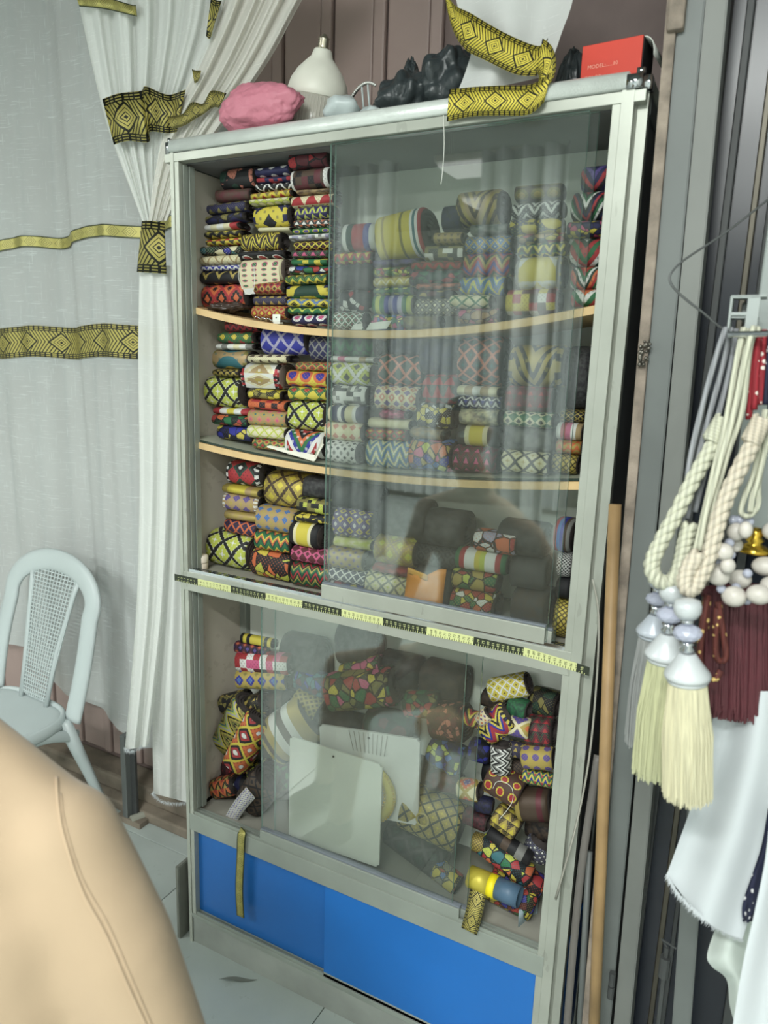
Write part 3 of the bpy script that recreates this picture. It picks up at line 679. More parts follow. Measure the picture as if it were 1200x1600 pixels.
def stack(shelf, ci, rows, yf, place):
    top = min(r[2] for r in rows); bot = max(r[3] for r in rows)
    cx = sum(r[0]+r[1] for r in rows)/2/len(rows)
    zt = onY(cx, top, yf).z
    xw = onY(cx, bot, yf).x
    zb = max(shelf_z(shelf, min(.95, max(.05, onY(px, bot, yf).x))) for px in (rows[0][0], cx, rows[0][1]))+(.007 if shelf == 2 else .001)
    hs = [onY((r[0]+r[1])/2, r[2], yf).z-onY((r[0]+r[1])/2, r[3], yf).z for r in rows]
    k = (zt-zb)/sum(hs); z = zb
    for i, (r, h) in enumerate(zip(rows, hs)):
        h *= k; op = r[5] if len(r) > 5 else {}
        py = (r[2]+r[3])/2; a, b = onY(r[0], py, yf), onY(r[1], py, yf); L = b.x-a.x
        L = min(L, .97-a.x-.004); x0 = max(a.x, .026)
        d = min(.105, max(.05, h*1.25)); jy = random.uniform(-.004, .008)
        M = Matrix.Translation((x0+L/2, yf+jy+d/2, z+h/2)) @ Matrix.Rotation(math.radians(random.uniform(-5, 5)), 4, 'Z') @ Matrix.Rotation(math.radians(op.get('tilt', 0)+random.uniform(-1.2, 1.2)), 4, 'Y')
        n = len(rows)
        pos = 'top' if i == n-1 else ORD[i] if i == 0 else ORD[i]+' up'
        lab = f"{words(r[4])} ribbon roll, {pos} in the {COLN[ci]} stack, {place}"
        make_roll(r[4], L, h*.99, d, M, lab, 'ribbon rolls on the '+place, op.get('pale'), op.get('flap', 0))
        z += h
for shelf, data, place, yfs in ((1, SH1, 'top shelf', (.075, .062, .055, .06, .06, .06, .06, .06, .07)), (2, SH2, 'middle shelf', (.075, .062, .055, .06, .06, .06, .06, .06, .07)),
                                (3, SH3, 'third shelf', (.075, .06, .055, .06, .06, .075, .06, .07, .055))):
    for ci, rows in enumerate(data): stack(shelf, ci, rows, yfs[ci], place)
# ------------------------------------------------------------------ loose rolls in the lower compartment
# centre px, length px, thickness px, tilt in degrees, depth, weave, what it looks like
LOW = [
 (400,1003,62,14,0,.120,'str:kykyyyykyk:1','thin yellow roll on top of the left heap'),(388,1017,58,17,0,.115,'dia:omkp:3','dark red patterned roll under the thin yellow roll'),
 (404,1040,96,32,7,.105,'chk:rkwmi:4','red black and white ethnic roll on the left heap'),(402,1066,90,30,9,.10,'dia:ubjjq:3','ochre roll with blue diamonds on the left heap'),
 (470,1040,70,90,4,.165,'pln:xk:1','charcoal roll standing behind the left heap'),(556,1010,62,70,3,.17,'pln:xk:1','charcoal roll behind the mosaic roll'),(480,1072,58,36,0,.13,'geo:tnmbd:3','blue and maroon roll beside the ochre roll'),
 (346,1142,92,74,62,.075,'zig:jqkjtlvyk:2','big yellow roll with green and lilac zigzags leaning at left'),(375,1166,104,44,64,.052,'dia:wooykrw:2','orange diamond roll leaning across the big yellow roll'),
 (442,1150,92,76,42,.075,'str:jhjjwwhhwwjjj:1','broad gold roll with white stripes behind the glass'),(470,1108,46,42,-20,.11,'lat:jqh:3','small gold brown roll behind the striped gold roll'),
 (331,1237,42,30,25,.07,'tri:rokj:2','small red and orange roll at bottom left'),(398,1216,34,36,30,.10,'geo:kylk:4','small black and yellow roll low at left'),(340,1262,60,26,16,.10,'str:knnwnk:1','dark navy roll with a white line at bottom left'),
 (392,1270,62,54,58,.058,'dia:khkhx:2','grey brown diamond roll slumped on the front rail'),(436,1222,50,42,20,.12,'geo:dgkd:3','dark green roll behind the white card'),
 (553,1086,118,60,18,.085,'geo:rqgyqid:4','red green and yellow mosaic roll above the white card'),(560,1050,80,30,24,.13,'geo:gyqi:3','pale mosaic roll behind the big mosaic roll'),(652,1108,58,40,10,.10,'geo:drgq:3','green and red roll right of the mosaic roll'),
 (620,1055,64,60,0,.165,'pln:xk:1','charcoal roll high in the lower compartment'),(690,1070,70,60,0,.165,'pln:hk:1','brown black roll high near the right opening'),
 (693,1138,58,56,12,.085,'geo:hsmh:4','brown and salmon roll behind the right glass edge'),(690,1190,58,46,-10,.08,'geo:nldbu:3','blue and lime roll behind the right glass edge'),(690,1228,56,30,8,.09,'pln:mk:1','plain maroon roll above the gold lattice roll'),
 (664,1290,98,74,-10,.062,'lat:kjjy:3','large gold lattice roll behind the glass'),(640,1348,104,44,-14,.085,'lat:xkdk:2','black green roll at the compartment floor'),(692,1384,44,30,-16,.065,'geo:reuyk:2','small grey and red roll on the floor by the glass rail'),
 (790,1080,66,36,24,.10,'lat:wyyh:3','yellow roll with white crosses at the top of the right heap'),(771,1138,58,46,46,.062,'zig:rykybr:1.5:yk','red yellow and blue chevron roll tilted in the right heap'),
 (734,1127,24,24,0,.06,'fan:ryk:1','tiny red and yellow roll at the glass edge'),(753,1124,24,22,50,.055,'dia:pcco:2','tiny cream roll beside the tilted chevron roll'),(808,1142,34,30,0,.07,'dia:ppcjo:1','small cream roll with a purple diamond'),
 (806,1112,32,30,0,.09,'pln:dg:1','small dark green roll in the right heap'),(838,1152,44,46,10,.08,'tri:kdmr:2','dark red and green roll against the right jamb'),(778,1192,46,32,94,.06,'zig:kewkw:2','silver and black zigzag roll standing upright'),
 (803,1176,28,24,0,.09,'tri:nnj:2','navy roll with gold triangles in the right heap'),(836,1191,50,34,12,.06,'dot:ppjjj:2','yellow roll with purple flowers'),(808,1205,28,26,20,.10,'lat:khh:3','small brown lattice roll'),
 (838,1220,48,22,5,.075,'tri:rgyb:3','thin red and green roll below the flowered roll'),(782,1237,60,46,-12,.055,'dot:ryhmh:2','brown rosette roll in the middle of the right heap'),(728,1241,36,30,10,.062,'dia:pojcc:1','cream and orange roll half behind the glass'),
 (752,1263,28,24,0,.07,'pln:nk:1','glossy navy roll'),(828,1268,54,48,14,.058,'str:jhhhmh:1','brown conical roll with a gold rim'),(786,1292,44,36,-20,.07,'tri:khjy:2','brown and yellow roll under the rosette roll'),(740,1286,40,26,0,.075,'pln:mk:1','dull maroon roll at the glass edge'),
 (792,1328,76,24,-18,.075,'str:kkhkek:1','black strap roll'),(744,1324,22,26,0,.06,'lat:hjj:3','small gold roll above the hexagon roll'),(784,1352,90,34,-20,.060,'geo:rglytko:4','hexagon mosaic roll in the right heap'),
 (838,1335,30,46,70,.10,'lat:nkw:2','navy and white roll against the right jamb'),(820,1385,50,34,-20,.085,'geo:bokr:2','blue and orange roll behind the grey tube'),(790,1434,76,50,-14,.060,'geo:rgbyjkm:4','big mosaic roll lying on the rail at right'),
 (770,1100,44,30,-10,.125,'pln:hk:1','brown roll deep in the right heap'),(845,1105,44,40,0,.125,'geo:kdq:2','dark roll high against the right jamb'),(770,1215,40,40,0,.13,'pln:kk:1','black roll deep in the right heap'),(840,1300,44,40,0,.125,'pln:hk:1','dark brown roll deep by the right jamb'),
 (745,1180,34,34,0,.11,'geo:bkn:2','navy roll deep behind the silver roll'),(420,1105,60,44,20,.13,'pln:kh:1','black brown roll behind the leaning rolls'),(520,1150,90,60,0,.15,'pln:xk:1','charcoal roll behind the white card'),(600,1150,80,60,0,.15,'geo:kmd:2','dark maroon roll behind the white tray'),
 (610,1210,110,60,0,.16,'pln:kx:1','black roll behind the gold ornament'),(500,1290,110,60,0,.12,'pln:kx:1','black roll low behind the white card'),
]
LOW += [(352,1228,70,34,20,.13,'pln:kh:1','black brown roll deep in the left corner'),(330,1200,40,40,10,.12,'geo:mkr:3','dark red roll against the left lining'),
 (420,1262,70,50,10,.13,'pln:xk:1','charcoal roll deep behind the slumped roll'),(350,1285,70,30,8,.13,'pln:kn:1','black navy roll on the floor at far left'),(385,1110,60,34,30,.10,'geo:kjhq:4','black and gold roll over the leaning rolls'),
 (345,1098,50,30,24,.11,'geo:kqjk:4','dark brown and gold roll at the top of the leaning rolls')]
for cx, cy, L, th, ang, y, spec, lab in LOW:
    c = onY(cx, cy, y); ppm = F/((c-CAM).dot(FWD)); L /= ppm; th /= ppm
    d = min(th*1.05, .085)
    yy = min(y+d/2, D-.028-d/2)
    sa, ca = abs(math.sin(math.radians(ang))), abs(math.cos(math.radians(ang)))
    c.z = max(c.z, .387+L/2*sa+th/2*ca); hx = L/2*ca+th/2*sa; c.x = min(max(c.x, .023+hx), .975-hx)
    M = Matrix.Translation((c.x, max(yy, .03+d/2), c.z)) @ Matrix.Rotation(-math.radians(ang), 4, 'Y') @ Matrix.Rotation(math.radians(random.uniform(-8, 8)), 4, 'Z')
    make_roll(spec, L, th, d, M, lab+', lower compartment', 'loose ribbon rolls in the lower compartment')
# loose lengths of ribbon
def ribbon(name, pts, y, wpx, mat, label, cat='ribbon', ys=None, n=8, swap=False):
    P = [onY(*p, (ys[i] if ys else y)) for i, p in enumerate(pts)]; P = smooth_path(P, n)
    ppm = F/((P[0]-CAM).dot(FWD)); wd = wpx/ppm; bm = bmesh.new(); uvl = bm.loops.layers.uv.verify(); rows = []; acc = 0
    for i, p in enumerate(P):
        t = (P[min(i+1, len(P)-1)]-P[max(i-1, 0)]).normalized(); s = t.cross(Vector((0, 1, 0))).normalized()
        if i: acc += (p-P[i-1]).length/wd
        rows.append((bm.verts.new(p-s*wd/2), bm.verts.new(p+s*wd/2), acc))
    for A, B in zip(rows, rows[1:]):
        f = bm.faces.new((A[0], A[1], B[1], B[0]))
        for lp, uvv in zip(f.loops, ((A[2], 0), (A[2], 1), (B[2], 1), (B[2], 0))): lp[uvl].uv = uvv[::-1] if swap else uvv
    o = obj(name, bm, mat, None, True); md = o.modifiers.new('thick', 'SOLIDIFY'); md.thickness = .0012
    return tag(o, label, cat)
ribbon('ribbon_tail', [(388, 1296), (378, 1303), (376, 1340), (374, 1390), (376, 1432)], 0, 15, GOLDN, 'narrow yellow gold ribbon hanging over the rail onto the blue door', ys=(.03, -.004, -.004, -.004, -.004))
ribbon('ribbon_tail', [(392, 1238), (372, 1262), (352, 1296)], .045, 22, pattern('dia:ppwwec:3'), 'white ribbon with purple dots lying at the left rail', swap=True)
ribbon('ribbon_tail', [(748, 1388), (742, 1420), (733, 1455)], 0, 26, GOLD, 'gold woven ribbon end drooping over the lower rail', ys=(.03, .008, -.008))
# ================================================================== OTHER THINGS IN THE CABINET
def slab(corners, y0, lean, th, mat, name, label, cat, nseg=6):     # quad card given by 4 px corners, leaning
    P = [onY(*c, y0+lean*(1 if i < 2 else 0)) for i, c in enumerate(corners)]
    bm = bmesh.new(); n = (P[1]-P[0]).cross(P[2]-P[1]).normalized()
    V = [bm.verts.new(p) for p in P]; W = [bm.verts.new(p+Vector((0, th, 0))) for p in P]
    bm.faces.new(V); bm.faces.new(W[::-1])
    for i in range(4): bm.faces.new((V[i], W[i], W[(i+1) % 4], V[(i+1) % 4]))
    bmesh.ops.recalc_face_normals(bm, faces=bm.faces)
    es = [e for e in bm.edges if abs(e.verts[0].co.y-e.verts[1].co.y) > th*.9 and (e.verts[0].co-e.verts[1].co).length < th*1.01]
    bmesh.ops.bevel(bm, geom=es, offset=.006, segments=3, affect='EDGES')
    return tag(obj(name, bm, mat), label, cat)
cardo = slab([(453, 1150), (597, 1196), (592, 1356), (451, 1307)], .030, .010, .004, PAPER, 'white_card', 'blank white card leaning behind the lower glass door', 'card')
hc = onY(521, 1182, .0375); obj('pin_hole', lathe([(.0025, 0), (.0025, .0012), (0, .0014)], 10, M=Matrix.Translation(hc) @ Matrix.Rotation(PI/2, 4, 'X')), BLACK, cardo)
tray = slab([(499, 1132), (656, 1156), (653, 1290), (503, 1262)], .058, .012, .006, simple('white_tray', (206, 206, 204), .4, 0, .05), 'white_tray', 'rounded white plastic tray with fine ribs behind the blank card', 'tray')
for k in range(9):
    a, b = onY(545+k*7.5, 1141+k*1.2, .066), onY(552+k*6, 1172+k*1.2, .062)
    obj('rib', tube([a, b], .0011, 5), simple('tray_rib', (170, 168, 164), .5), tray)
hc = onY(576, 1153, .066); obj('pin_hole', lathe([(.003, 0), (.003, .0012), (0, .0014)], 10, M=Matrix.Translation(hc) @ Matrix.Rotation(PI/2, 4, 'X')), BLACK, tray)
# gold ring ornament
oc = onY(572, 1236, .050); orn = thing('gold_ornament', 'round white dish with a beaded gold rim behind the card', 'ornament', oc)
R1 = .076
bm = lathe([(R1*.62, -.002), (R1*.62, .002), (R1*.8, .006), (R1, .003), (R1, -.003), (R1*.8, -.002), (R1*.62, -.002)], 40, M=Matrix.Rotation(PI/2, 4, 'X'))
obj('gold_rim', bm, pattern('lat:hjjy:14'), orn, True)
obj('dish', lathe([(0, -.001), (R1*.6, -.001), (R1*.62, .001), (0, .0015)], 32, M=Matrix.Rotation(PI/2, 4, 'X')), simple('dish_white', (205, 198, 190), .4), orn, True)
gm = simple('gold_bead', (190, 160, 50), .3, .8, .15)
for r_, n_ in ((R1*.98, 52), (R1*.66, 36)):
    bm = bmesh.new()
    for k in range(n_): sphere((r_*math.cos(2*PI*k/n_), -.005, r_*math.sin(2*PI*k/n_)), .003, 1, bm)
    tag(obj('bead_row', bm, gm, orn, True), kind='stuff')
# plastic ring lying against the gold lattice roll
rc = onY(660, 1281, .052); ro = bmesh.new()
tube([rc+Vector((.0145*math.cos(2*PI*k/24), 0, .0155*math.sin(2*PI*k/24))) for k in range(25)], .0019, 8, ro, cap=False)
tag(obj('plastic_ring', ro, simple('pale_ring', (196, 180, 110), .4), None, True), 'thin pale plastic ring resting against the gold lattice roll', 'ring')
# grey-blue cardboard tube with yellow sleeve
a, b = onY(742, 1372, .045), onY(812, 1402, .038); tt = thing('cardboard_tube', 'grey blue tube with a yellow sleeve lying in the right heap', 'tube', a)
ax = (b-a); Ln = ax.length; Mq = ax.to_track_quat('Z', 'Y').to_matrix().to_4x4()
obj('tube_body', lathe([(.0225, Ln*.5), (.0225, Ln), (.020, Ln), (.020, Ln*.55), (0, Ln*.55)], 28, M=Mq), simple('slate_blue_tube', (74, 98, 120), .45), tt, True)
obj('yellow_sleeve', lathe([(.0235, Ln*.34), (.0238, Ln*.5), (.02, Ln*.5)], 28, M=Mq), simple('yellow_sleeve', (232, 214, 30), .5), tt, True)
obj('gold_wrap', lathe([(0, -.012), (.0225, -.012), (.0235, Ln*.34)], 28, M=Mq), pattern('lat:kjjy:4'), tt, True)
# folded pale cloth at the right end of the lower floor
fn = lambda s, v: onY(812+s*30-v*4, 1392+v*88-s*(1-v)*16, .06+.05*s+.01*math.sin(v*9+s*4))
tag(obj('folded_cloth', grid(fn, 8, 12), simple('pale_blue_cloth', (150, 166, 172), .8), None, True), 'pale blue grey cloth folded beside the right jamb, lower compartment', 'cloth')
# white jar with lid + torn magazine scrap
jp = onY(314, 884, .05); jar = thing('lidded_jar', 'small cream lidded jar at the left end of the third shelf', 'jar', (jp.x, .05, 1.0345))
obj('jar_body', lathe([(0, 0), (.016, 0), (.0175, .003), (.0175, .017), (.0165, .018)], 24), simple('cream_jar', (222, 208, 190), .35), jar, True)
obj('jar_lid', lathe([(.0182, .0185), (.0185, .02), (.0185, .033), (.015, .037), (0, .0375)], 24), simple('cream_lid', (228, 216, 200), .35), jar, True)
fn = lambda s, v: onY(303+s*22, 862-v*(30+14*s), .08+.02*s)+Vector((0, .004*math.sin(5*v+3*s), 0))
tag(obj('paper_scrap', grid(fn, 5, 6), pattern('geo:wkwkw:1'), None, True), 'torn black and white paper propped behind the cream jar', 'paper')
# small tray, clips and tag on shelves
tp = onY(462, 708, .045); bm = bmesh.new()
a, b, c_ = onY(418, 694, .052), onY(491, 716, .040), onY(505, 690, .060)
for p, q, r_ in ((a, b, .0022), (b, c_, .0022)): tube([p, q], r_, 6, bm)
V = [bm.verts.new(p) for p in (a, b, b+Vector((0, .012, .010)), a+Vector((0, .012, .004)))]; bm.faces.new(V)
V = [bm.verts.new(p) for p in (b, c_, c_+Vector((0, 0, .016)), b+Vector((.002, 0, .014)))]; bm.faces.new(V)
dz = shelf_z(2, .33)+.0085-min(a.z, b.z)
for v in bm.verts: v.co.z += dz
tag(obj('plastic_bracket', bm, simple('ivory_plastic', (226, 224, 210), .4)), 'ivory plastic edge bracket lying at the front of the middle shelf', 'bracket')
for k, (px_, py_) in enumerate(((402, 486), (412, 490), (420, 487))):
    p = onY(px_, py_, .05); p.z = shelf_z(1, p.x)+.0025; bm = tube(smooth_path([p+Vector((-.009, 0, 0)), p+Vector((0, -.004, .006)), p+Vector((.009, 0, .001)), p+Vector((.002, .005, 0))], 5), .0016, 6)
    tag(obj('metal_clip', bm, CHROME, None, True), 'bent silver curtain clip on the top shelf edge, '+['left one', 'middle one', 'right one'][k], 'clip', 'curtain clips on the top shelf')
p = onY(432, 490, .048); p.z = shelf_z(1, p.x)
bm = bx(-.010, .010, -.001, .001, .004, .020, .0006); bx(-.009, .009, 0, .012, 0, .004, .0006, bm)
tg = tag(obj('hook_tag', bm, PAPER, loc=p), 'small white plastic hook plate standing on the top shelf edge', 'tag')
obj('tag_hole', lathe([(.0018, 0), (0, .001)], 10, M=Matrix.Translation((0, -.001, .013)) @ Matrix.Rotation(PI/2, 4, 'X')), BLACK, tg)
# brown clear wrapper under the red roll
def crumple(c, r, sc, amp, freq, seed, sub=4):
    bm = bmesh.new(); bmesh.ops.create_icosphere(bm, subdivisions=sub, radius=1)
    for v in bm.verts:
        q = v.co*freq+Vector((seed*7.3, seed*1.7, seed*3.1))
        d = 1+amp*(noise.noise(q)+.6*abs(noise.noise(q*2.3))+.4*abs(noise.noise(q*5.1))-.3)
        v.co = Vector((v.co.x*sc[0], v.co.y*sc[1], v.co.z*sc[2]))*r*d
    zmin = min(v.co.z for v in bm.verts)
    for v in bm.verts: v.co = v.co+Vector(c)-Vector((0, 0, zmin))
    return bm
p = onY(345, 476, .055)
tag(obj('plastic_wrapper', crumple((p.x, .075, shelf_z(1, p.x)+.001), .05, (1.1, .5, .22), .5, 2.2, 4), simple('brown_wrapper', (62, 50, 44), .25, 0, .3), None, True), 'crumpled brown plastic wrapper under the leftmost stack of the top shelf', 'wrapper')
for k, pts in enumerate((((578, 502), (612, 498), (604, 510), (572, 512)), ((552, 505), (566, 503), (566, 512), (548, 512)))):
    P = [onY(*p, .045+.01*(i < 2)) for i, p in enumerate(pts)]; bm = bmesh.new(); z0 = shelf_z(1, P[3].x)+.0015-min(q.z for q in P)
    vs = [bm.verts.new(q+Vector((0, 0, z0))) for q in P]; vs2 = [bm.verts.new(q+Vector((0, .001, z0+.0015))) for q in P]
    bm.faces.new(vs); bm.faces.new(vs2[::-1])
    for i in range(4): bm.faces.new((vs[i], vs2[i], vs2[(i+1) % 4], vs[(i+1) % 4]))
    tag(obj('paper_scrap', bm, PAPER), ['larger torn white paper on the top shelf behind the glass', 'smaller torn white paper on the top shelf by the glass edge'][k], 'paper')
# orange packet on the third shelf
pk = thing('orange_packet', 'folded orange packet standing behind the glass on the third shelf', 'packet')
fn = lambda s, v: onY(631+s*60+v*6, 940-v*50+s*8+8*math.sin(s*5)*v, .048+.012*s+.006*math.sin(6*s+3*v))
o = obj('packet_front', grid(fn, 8, 6), simple('orange_paper', (226, 146, 52), .5, 0, .08), pk, True); o.modifiers.new('t', 'SOLIDIFY').thickness = .003
fn = lambda s, v: onY(638+s*30, 886+s*12+v*9, .046+.004*v)
o = obj('packet_flap', grid(fn, 4, 3), simple('pale_orange_paper', (236, 178, 84), .5, 0, .08), pk, True); o.modifiers.new('t', 'SOLIDIFY').thickness = .003
# threads
def thread(pts, y, r, label, mat=None):
    P = smooth_path([onY(*p, y) for p in pts], 8)
    tag(obj('thread', tube(P, r, 5), mat or WHITE, None, True), label, 'thread')
thread([(374, 415), (373, 435), (382, 455), (391, 460), (397, 448), (397, 415)], .052, .0006, 'white thread looping below the cream dotted roll')
thread([(693, 180), (694, 225), (692, 262), (689, 288)], -.003, .0006, 'white thread dangling in front of the upper glass door')
thread([(770, 1232), (776, 1222), (788, 1222), (800, 1232), (801, 1250), (793, 1265), (780, 1280)], .05, .0006, 'pale thread curled over the right heap')

# ================================================================== ON TOP OF THE CABINET (z = 2.005)
ZT = 2.005
def crinkle_mat(name, rgb, rough=.35, tr=0):
    g = G(name, rough); c = g.coord('Object'); g.col(lin(rgb)); n = g.n('ShaderNodeTexVoronoi'); n.inputs['Scale'].default_value = 38; n.feature = 'DISTANCE_TO_EDGE'
    g.L(c, n.inputs['Vector']); g.bump(n.outputs[0], .5, .006)
    if tr: g.b.inputs['Transmission Weight'].default_value = tr
    return g.m
p = onY(418, 185, .08)
tag(obj('pink_bag', crumple((p.x, .052, ZT), .096, (1.05, .42, .50), .17, 1.5, 2, 5), crinkle_mat('pink_plastic', (196, 122, 138), .5), None, True), 'crumpled pink plastic bag on top of the cabinet', 'bag')
# big LED bulb lying on its rim
p = onY(487, 165, .12); bl = thing('led_bulb', 'large white LED bulb tilted on its clear rim atop the cabinet', 'bulb', (p.x-.024, .165, ZT+.030))
bl.rotation_euler = (math.radians(6), math.radians(12), 0)
obj('bulb_shell', lathe([(.064, .062), (.0655, .064), (.065, .074), (.060, .092), (.048, .112), (.034, .127), (.023, .138), (.019, .150), (.0165, .153), (0, .153)], 40), simple('bulb_white', (226, 224, 212), .4), bl, True)
rb = lathe([(.062, -.012), (.064, -.008), (.064, .062), (.061, .062), (.061, -.008)], 48); obj('clear_rim', rb, simple('grey_clear_rim', (176, 172, 162), .2, 0, .06), bl, True)
bm = bmesh.new()
for k in range(60):
    a = 2*PI*k/60; tube([(.0643*math.cos(a), .0643*math.sin(a), -.006), (.0643*math.cos(a), .0643*math.sin(a), .060)], .0007, 4, bm)
tag(obj('rim_ridges', bm, simple('rim_ridge', (196, 194, 184), .25), bl), kind='stuff')
obj('bulb_face', lathe([(0, -.014), (.05, -.014), (.062, -.012)], 40), simple('bulb_face', (200, 196, 186), .3), bl, True)
pr = [(.0115, .153)]
for k in range(4): pr += [(.0125, .156+k*.005), (.0108, .1585+k*.005)]
obj('screw_cap', lathe(pr+[(.006, .177), (.004, .180), (0, .180)], 20), simple('nickel', (186, 178, 160), .3, .9), bl, True)
# beaded tiara ring and white foam bits
p = onY(562, 170, .09); tr = thing('beaded_tiara', 'silver beaded arch with white drops atop the cabinet', 'tiara', (p.x, .09, ZT))
arc = [Vector((-.05+.085*(k/26), .0, .004+.072*math.sin(min(PI, PI*.62*k/26+.05)))) for k in range(27)]
obj('tiara_band', tube(arc, .0025, 6), simple('silver_grey', (96, 98, 96), .3, .8), tr, True)
for k in range(0, 27, 1): obj('tiara_bead', sphere(arc[k]+Vector((0, -.003, 0)), .0032, 1), simple('silver_bead', (205, 205, 200), .2, .5), tr, True)
for k in (17, 21): obj('drop', tube([arc[k]-Vector((0, .003, .004)), arc[k]-Vector((-.006, .003, .05))], lambda t: .002+.003*math.sin(PI*t), 8), PLASTIC, tr, True)
for k, (px_, py_, r_) in enumerate(((538, 182, .035), (575, 172, .022), (597, 160, .022))):
    q = onY(px_, py_, .07)
    tag(obj('foam_piece', crumple((q.x, .06+.02*k, ZT), r_, (1.1, .8, .7), .25, 1.5, 11+k, 3), PLASTIC, None, True), ['largest white foam piece left of the tiara drops', 'middle white foam piece under the tiara', 'rightmost small white foam piece beside the black bag'][k], 'foam', 'white foam bits atop the cabinet')
BAGK = crinkle_mat('black_plastic', (50, 56, 58), .34)
def bag(px0, px1, pyt, y, seed, label, tall=1.0):
    a, b = onY(px0, 150, y), onY(px1, 150, y); h = onY((px0+px1)/2, pyt, y).z-ZT; r = (b.x-a.x)/2
    bm = bmesh.new(); bmesh.ops.create_icosphere(bm, subdivisions=5, radius=1)
    for v in bm.verts:
        q = v.co*2+Vector((seed, seed*2, 0)); n_ = noise.noise(q)*.24+abs(noise.noise(Vector((q.x*1.4, q.y*1.4, q.z*.5))))*.24+abs(noise.noise(Vector((q.x*3.0, q.y*3.0, q.z*.8))))*.05
        zz = (v.co.z+1)/2; tw = 1-.55*zz**1.5
        v.co = Vector((v.co.x*r*tw*(.8+n_), v.co.y*min(r, .09)*tw*(.8+n_), max(0, (zz**.8)*h*(.86+n_*.4))))
    zm = min(v.co.z for v in bm.verts); c0 = Vector(((a.x+b.x)/2, y, ZT-zm))
    for v in bm.verts: v.co += c0
    tag(obj('black_bag', bm, BAGK, None, True), label, 'bag')
bag(575, 705, 104, .13, 3, 'low crumpled black plastic bag beside the tiara on the cabinet')
bag(620, 662, 78, .15, 9, 'knotted peak of black plastic bag standing behind the low bag')
bag(632, 775, 60, .14, 5, 'tall black plastic bag behind the gold ribbon on the cabinet')
bag(860, 925, 65, .16, 8, 'black plastic bag between white cloth and red box')
# red box with printed lines
p0, p1 = onY(907, 117, .06), onY(1003, 100, .06); bw_ = .105
rb = thing('red_box', 'red cardboard box with white end flap on the cabinet corner', 'box', (p0.x, .06, ZT)); rb.rotation_euler = (0, 0, math.radians(-4))
hz = onY(950, 68, .06).z-ZT+.002
obj('box_body', bx(0, .098, 0, .07, 0, hz, .001), simple('red_card', (206, 62, 44), .5, 0, .06), rb)
obj('box_end', bx(.098, .0995, .002, .068, .002, hz-.002, .0004), BLACK, rb)
bm = grid(lambda s, v: Vector((.0985+.018*math.sin(s*1.6), .003+.062*v, hz-.001-.03*s*s)), 6, 2); o = obj('end_flap', bm, PAPER, rb, True); o.modifiers.new('t', 'SOLIDIFY').thickness = .0012
bm = bmesh.new()
text_mesh('MODEL:......10', .0085, Matrix.Translation((.036, -.0006, hz*.47)) @ RX, bm); text_mesh('COLOR', .0085, Matrix.Translation((.021, -.0006, hz*.22)) @ RX, bm)
obj('box_print', bm, simple('pink_print', (236, 170, 150), .6), rb)
# white cloth with gold trim draped over the top edge
dc = thing('trimmed_cloth', 'white cloth edged with broad gold and black trim draped over the cabinet top', 'cloth')
EL = [(760, -200), (715, -80), (712, 0), (738, 60), (728, 110), (712, 150)]; ER = [(850, -200), (905, -80), (895, 0), (878, 50), (866, 85), (850, 120)]
def fn(s, v):
    a, b = poly_interp(EL, v), poly_interp(ER, v); px_, py_ = a[0]+(b[0]-a[0])*s, a[1]+(b[1]-a[1])*s
    return onY(px_, py_, .07-.03*v+.014*math.sin(s*9+v*2))
obj('cloth_body', grid(fn, 30, 16), sheer_mat('white_plastic_cloth', (232, 234, 232), .93), dc, True)
def band(parent, top, bot, y, mat, amp=.0, nfold=5, ny=None, name='gold_trim', nu=40, asp=None, ph=0):
    bm = bmesh.new(); uvl = bm.loops.layers.uv.verify(); V = []; acc = 0; prev = None
    for i in range(nu+1):
        s = i/nu; t, b = poly_interp(top, s), poly_interp(bot, s); yy = (y(s) if callable(y) else y)+amp*math.sin(s*2*PI*nfold+ph)
        p, q = onY(t[0], t[1], yy), onY(b[0], b[1], yy); m = (p+q)/2
        if prev is not None: acc += (m-prev).length/max(.02, (p-q).length)
        prev = m; V.append((bm.verts.new(p), bm.verts.new(p.lerp(q, .5)), bm.verts.new(q), acc))
    for A, B in zip(V, V[1:]):
        for k in (0, 1):
            f = bm.faces.new((A[k], A[k+1], B[k+1], B[k])); va, vb = 1-k*.5, .5-k*.5
            for lp, uvv in zip(f.loops, ((A[3], va), (A[3], vb), (B[3], vb), (B[3], va))): lp[uvl].uv = uvv
    o = obj(name, bm, mat, parent, True); md = o.modifiers.new('t', 'SOLIDIFY'); md.thickness = .0012; md.offset = 0
    return o
GOLDB = gold_band('bright_gold_trim', 1, (206, 190, 74), (30, 30, 22))
band(dc, [(697, -60), (704, 0), (738, 22), (790, 52), (840, 72), (856, 60)], [(690, -60), (700, 20), (722, 72), (762, 96), (806, 116), (838, 118)], lambda s: .03-.03*s, GOLDB)
band(dc, [(848, 60), (862, 72), (868, 92), (866, 118), (852, 140), (842, 150)], [(838, 112), (842, 118), (842, 124), (838, 140), (836, 160), (836, 172)], lambda s: -.004-.006*math.sin(PI*s), GOLDB)
band(dc, [(702, 140), (740, 136), (780, 134), (830, 132), (862, 112)], [(698, 190), (735, 182), (780, 180), (825, 179), (850, 160)], -.010, GOLDB, .002, 2)
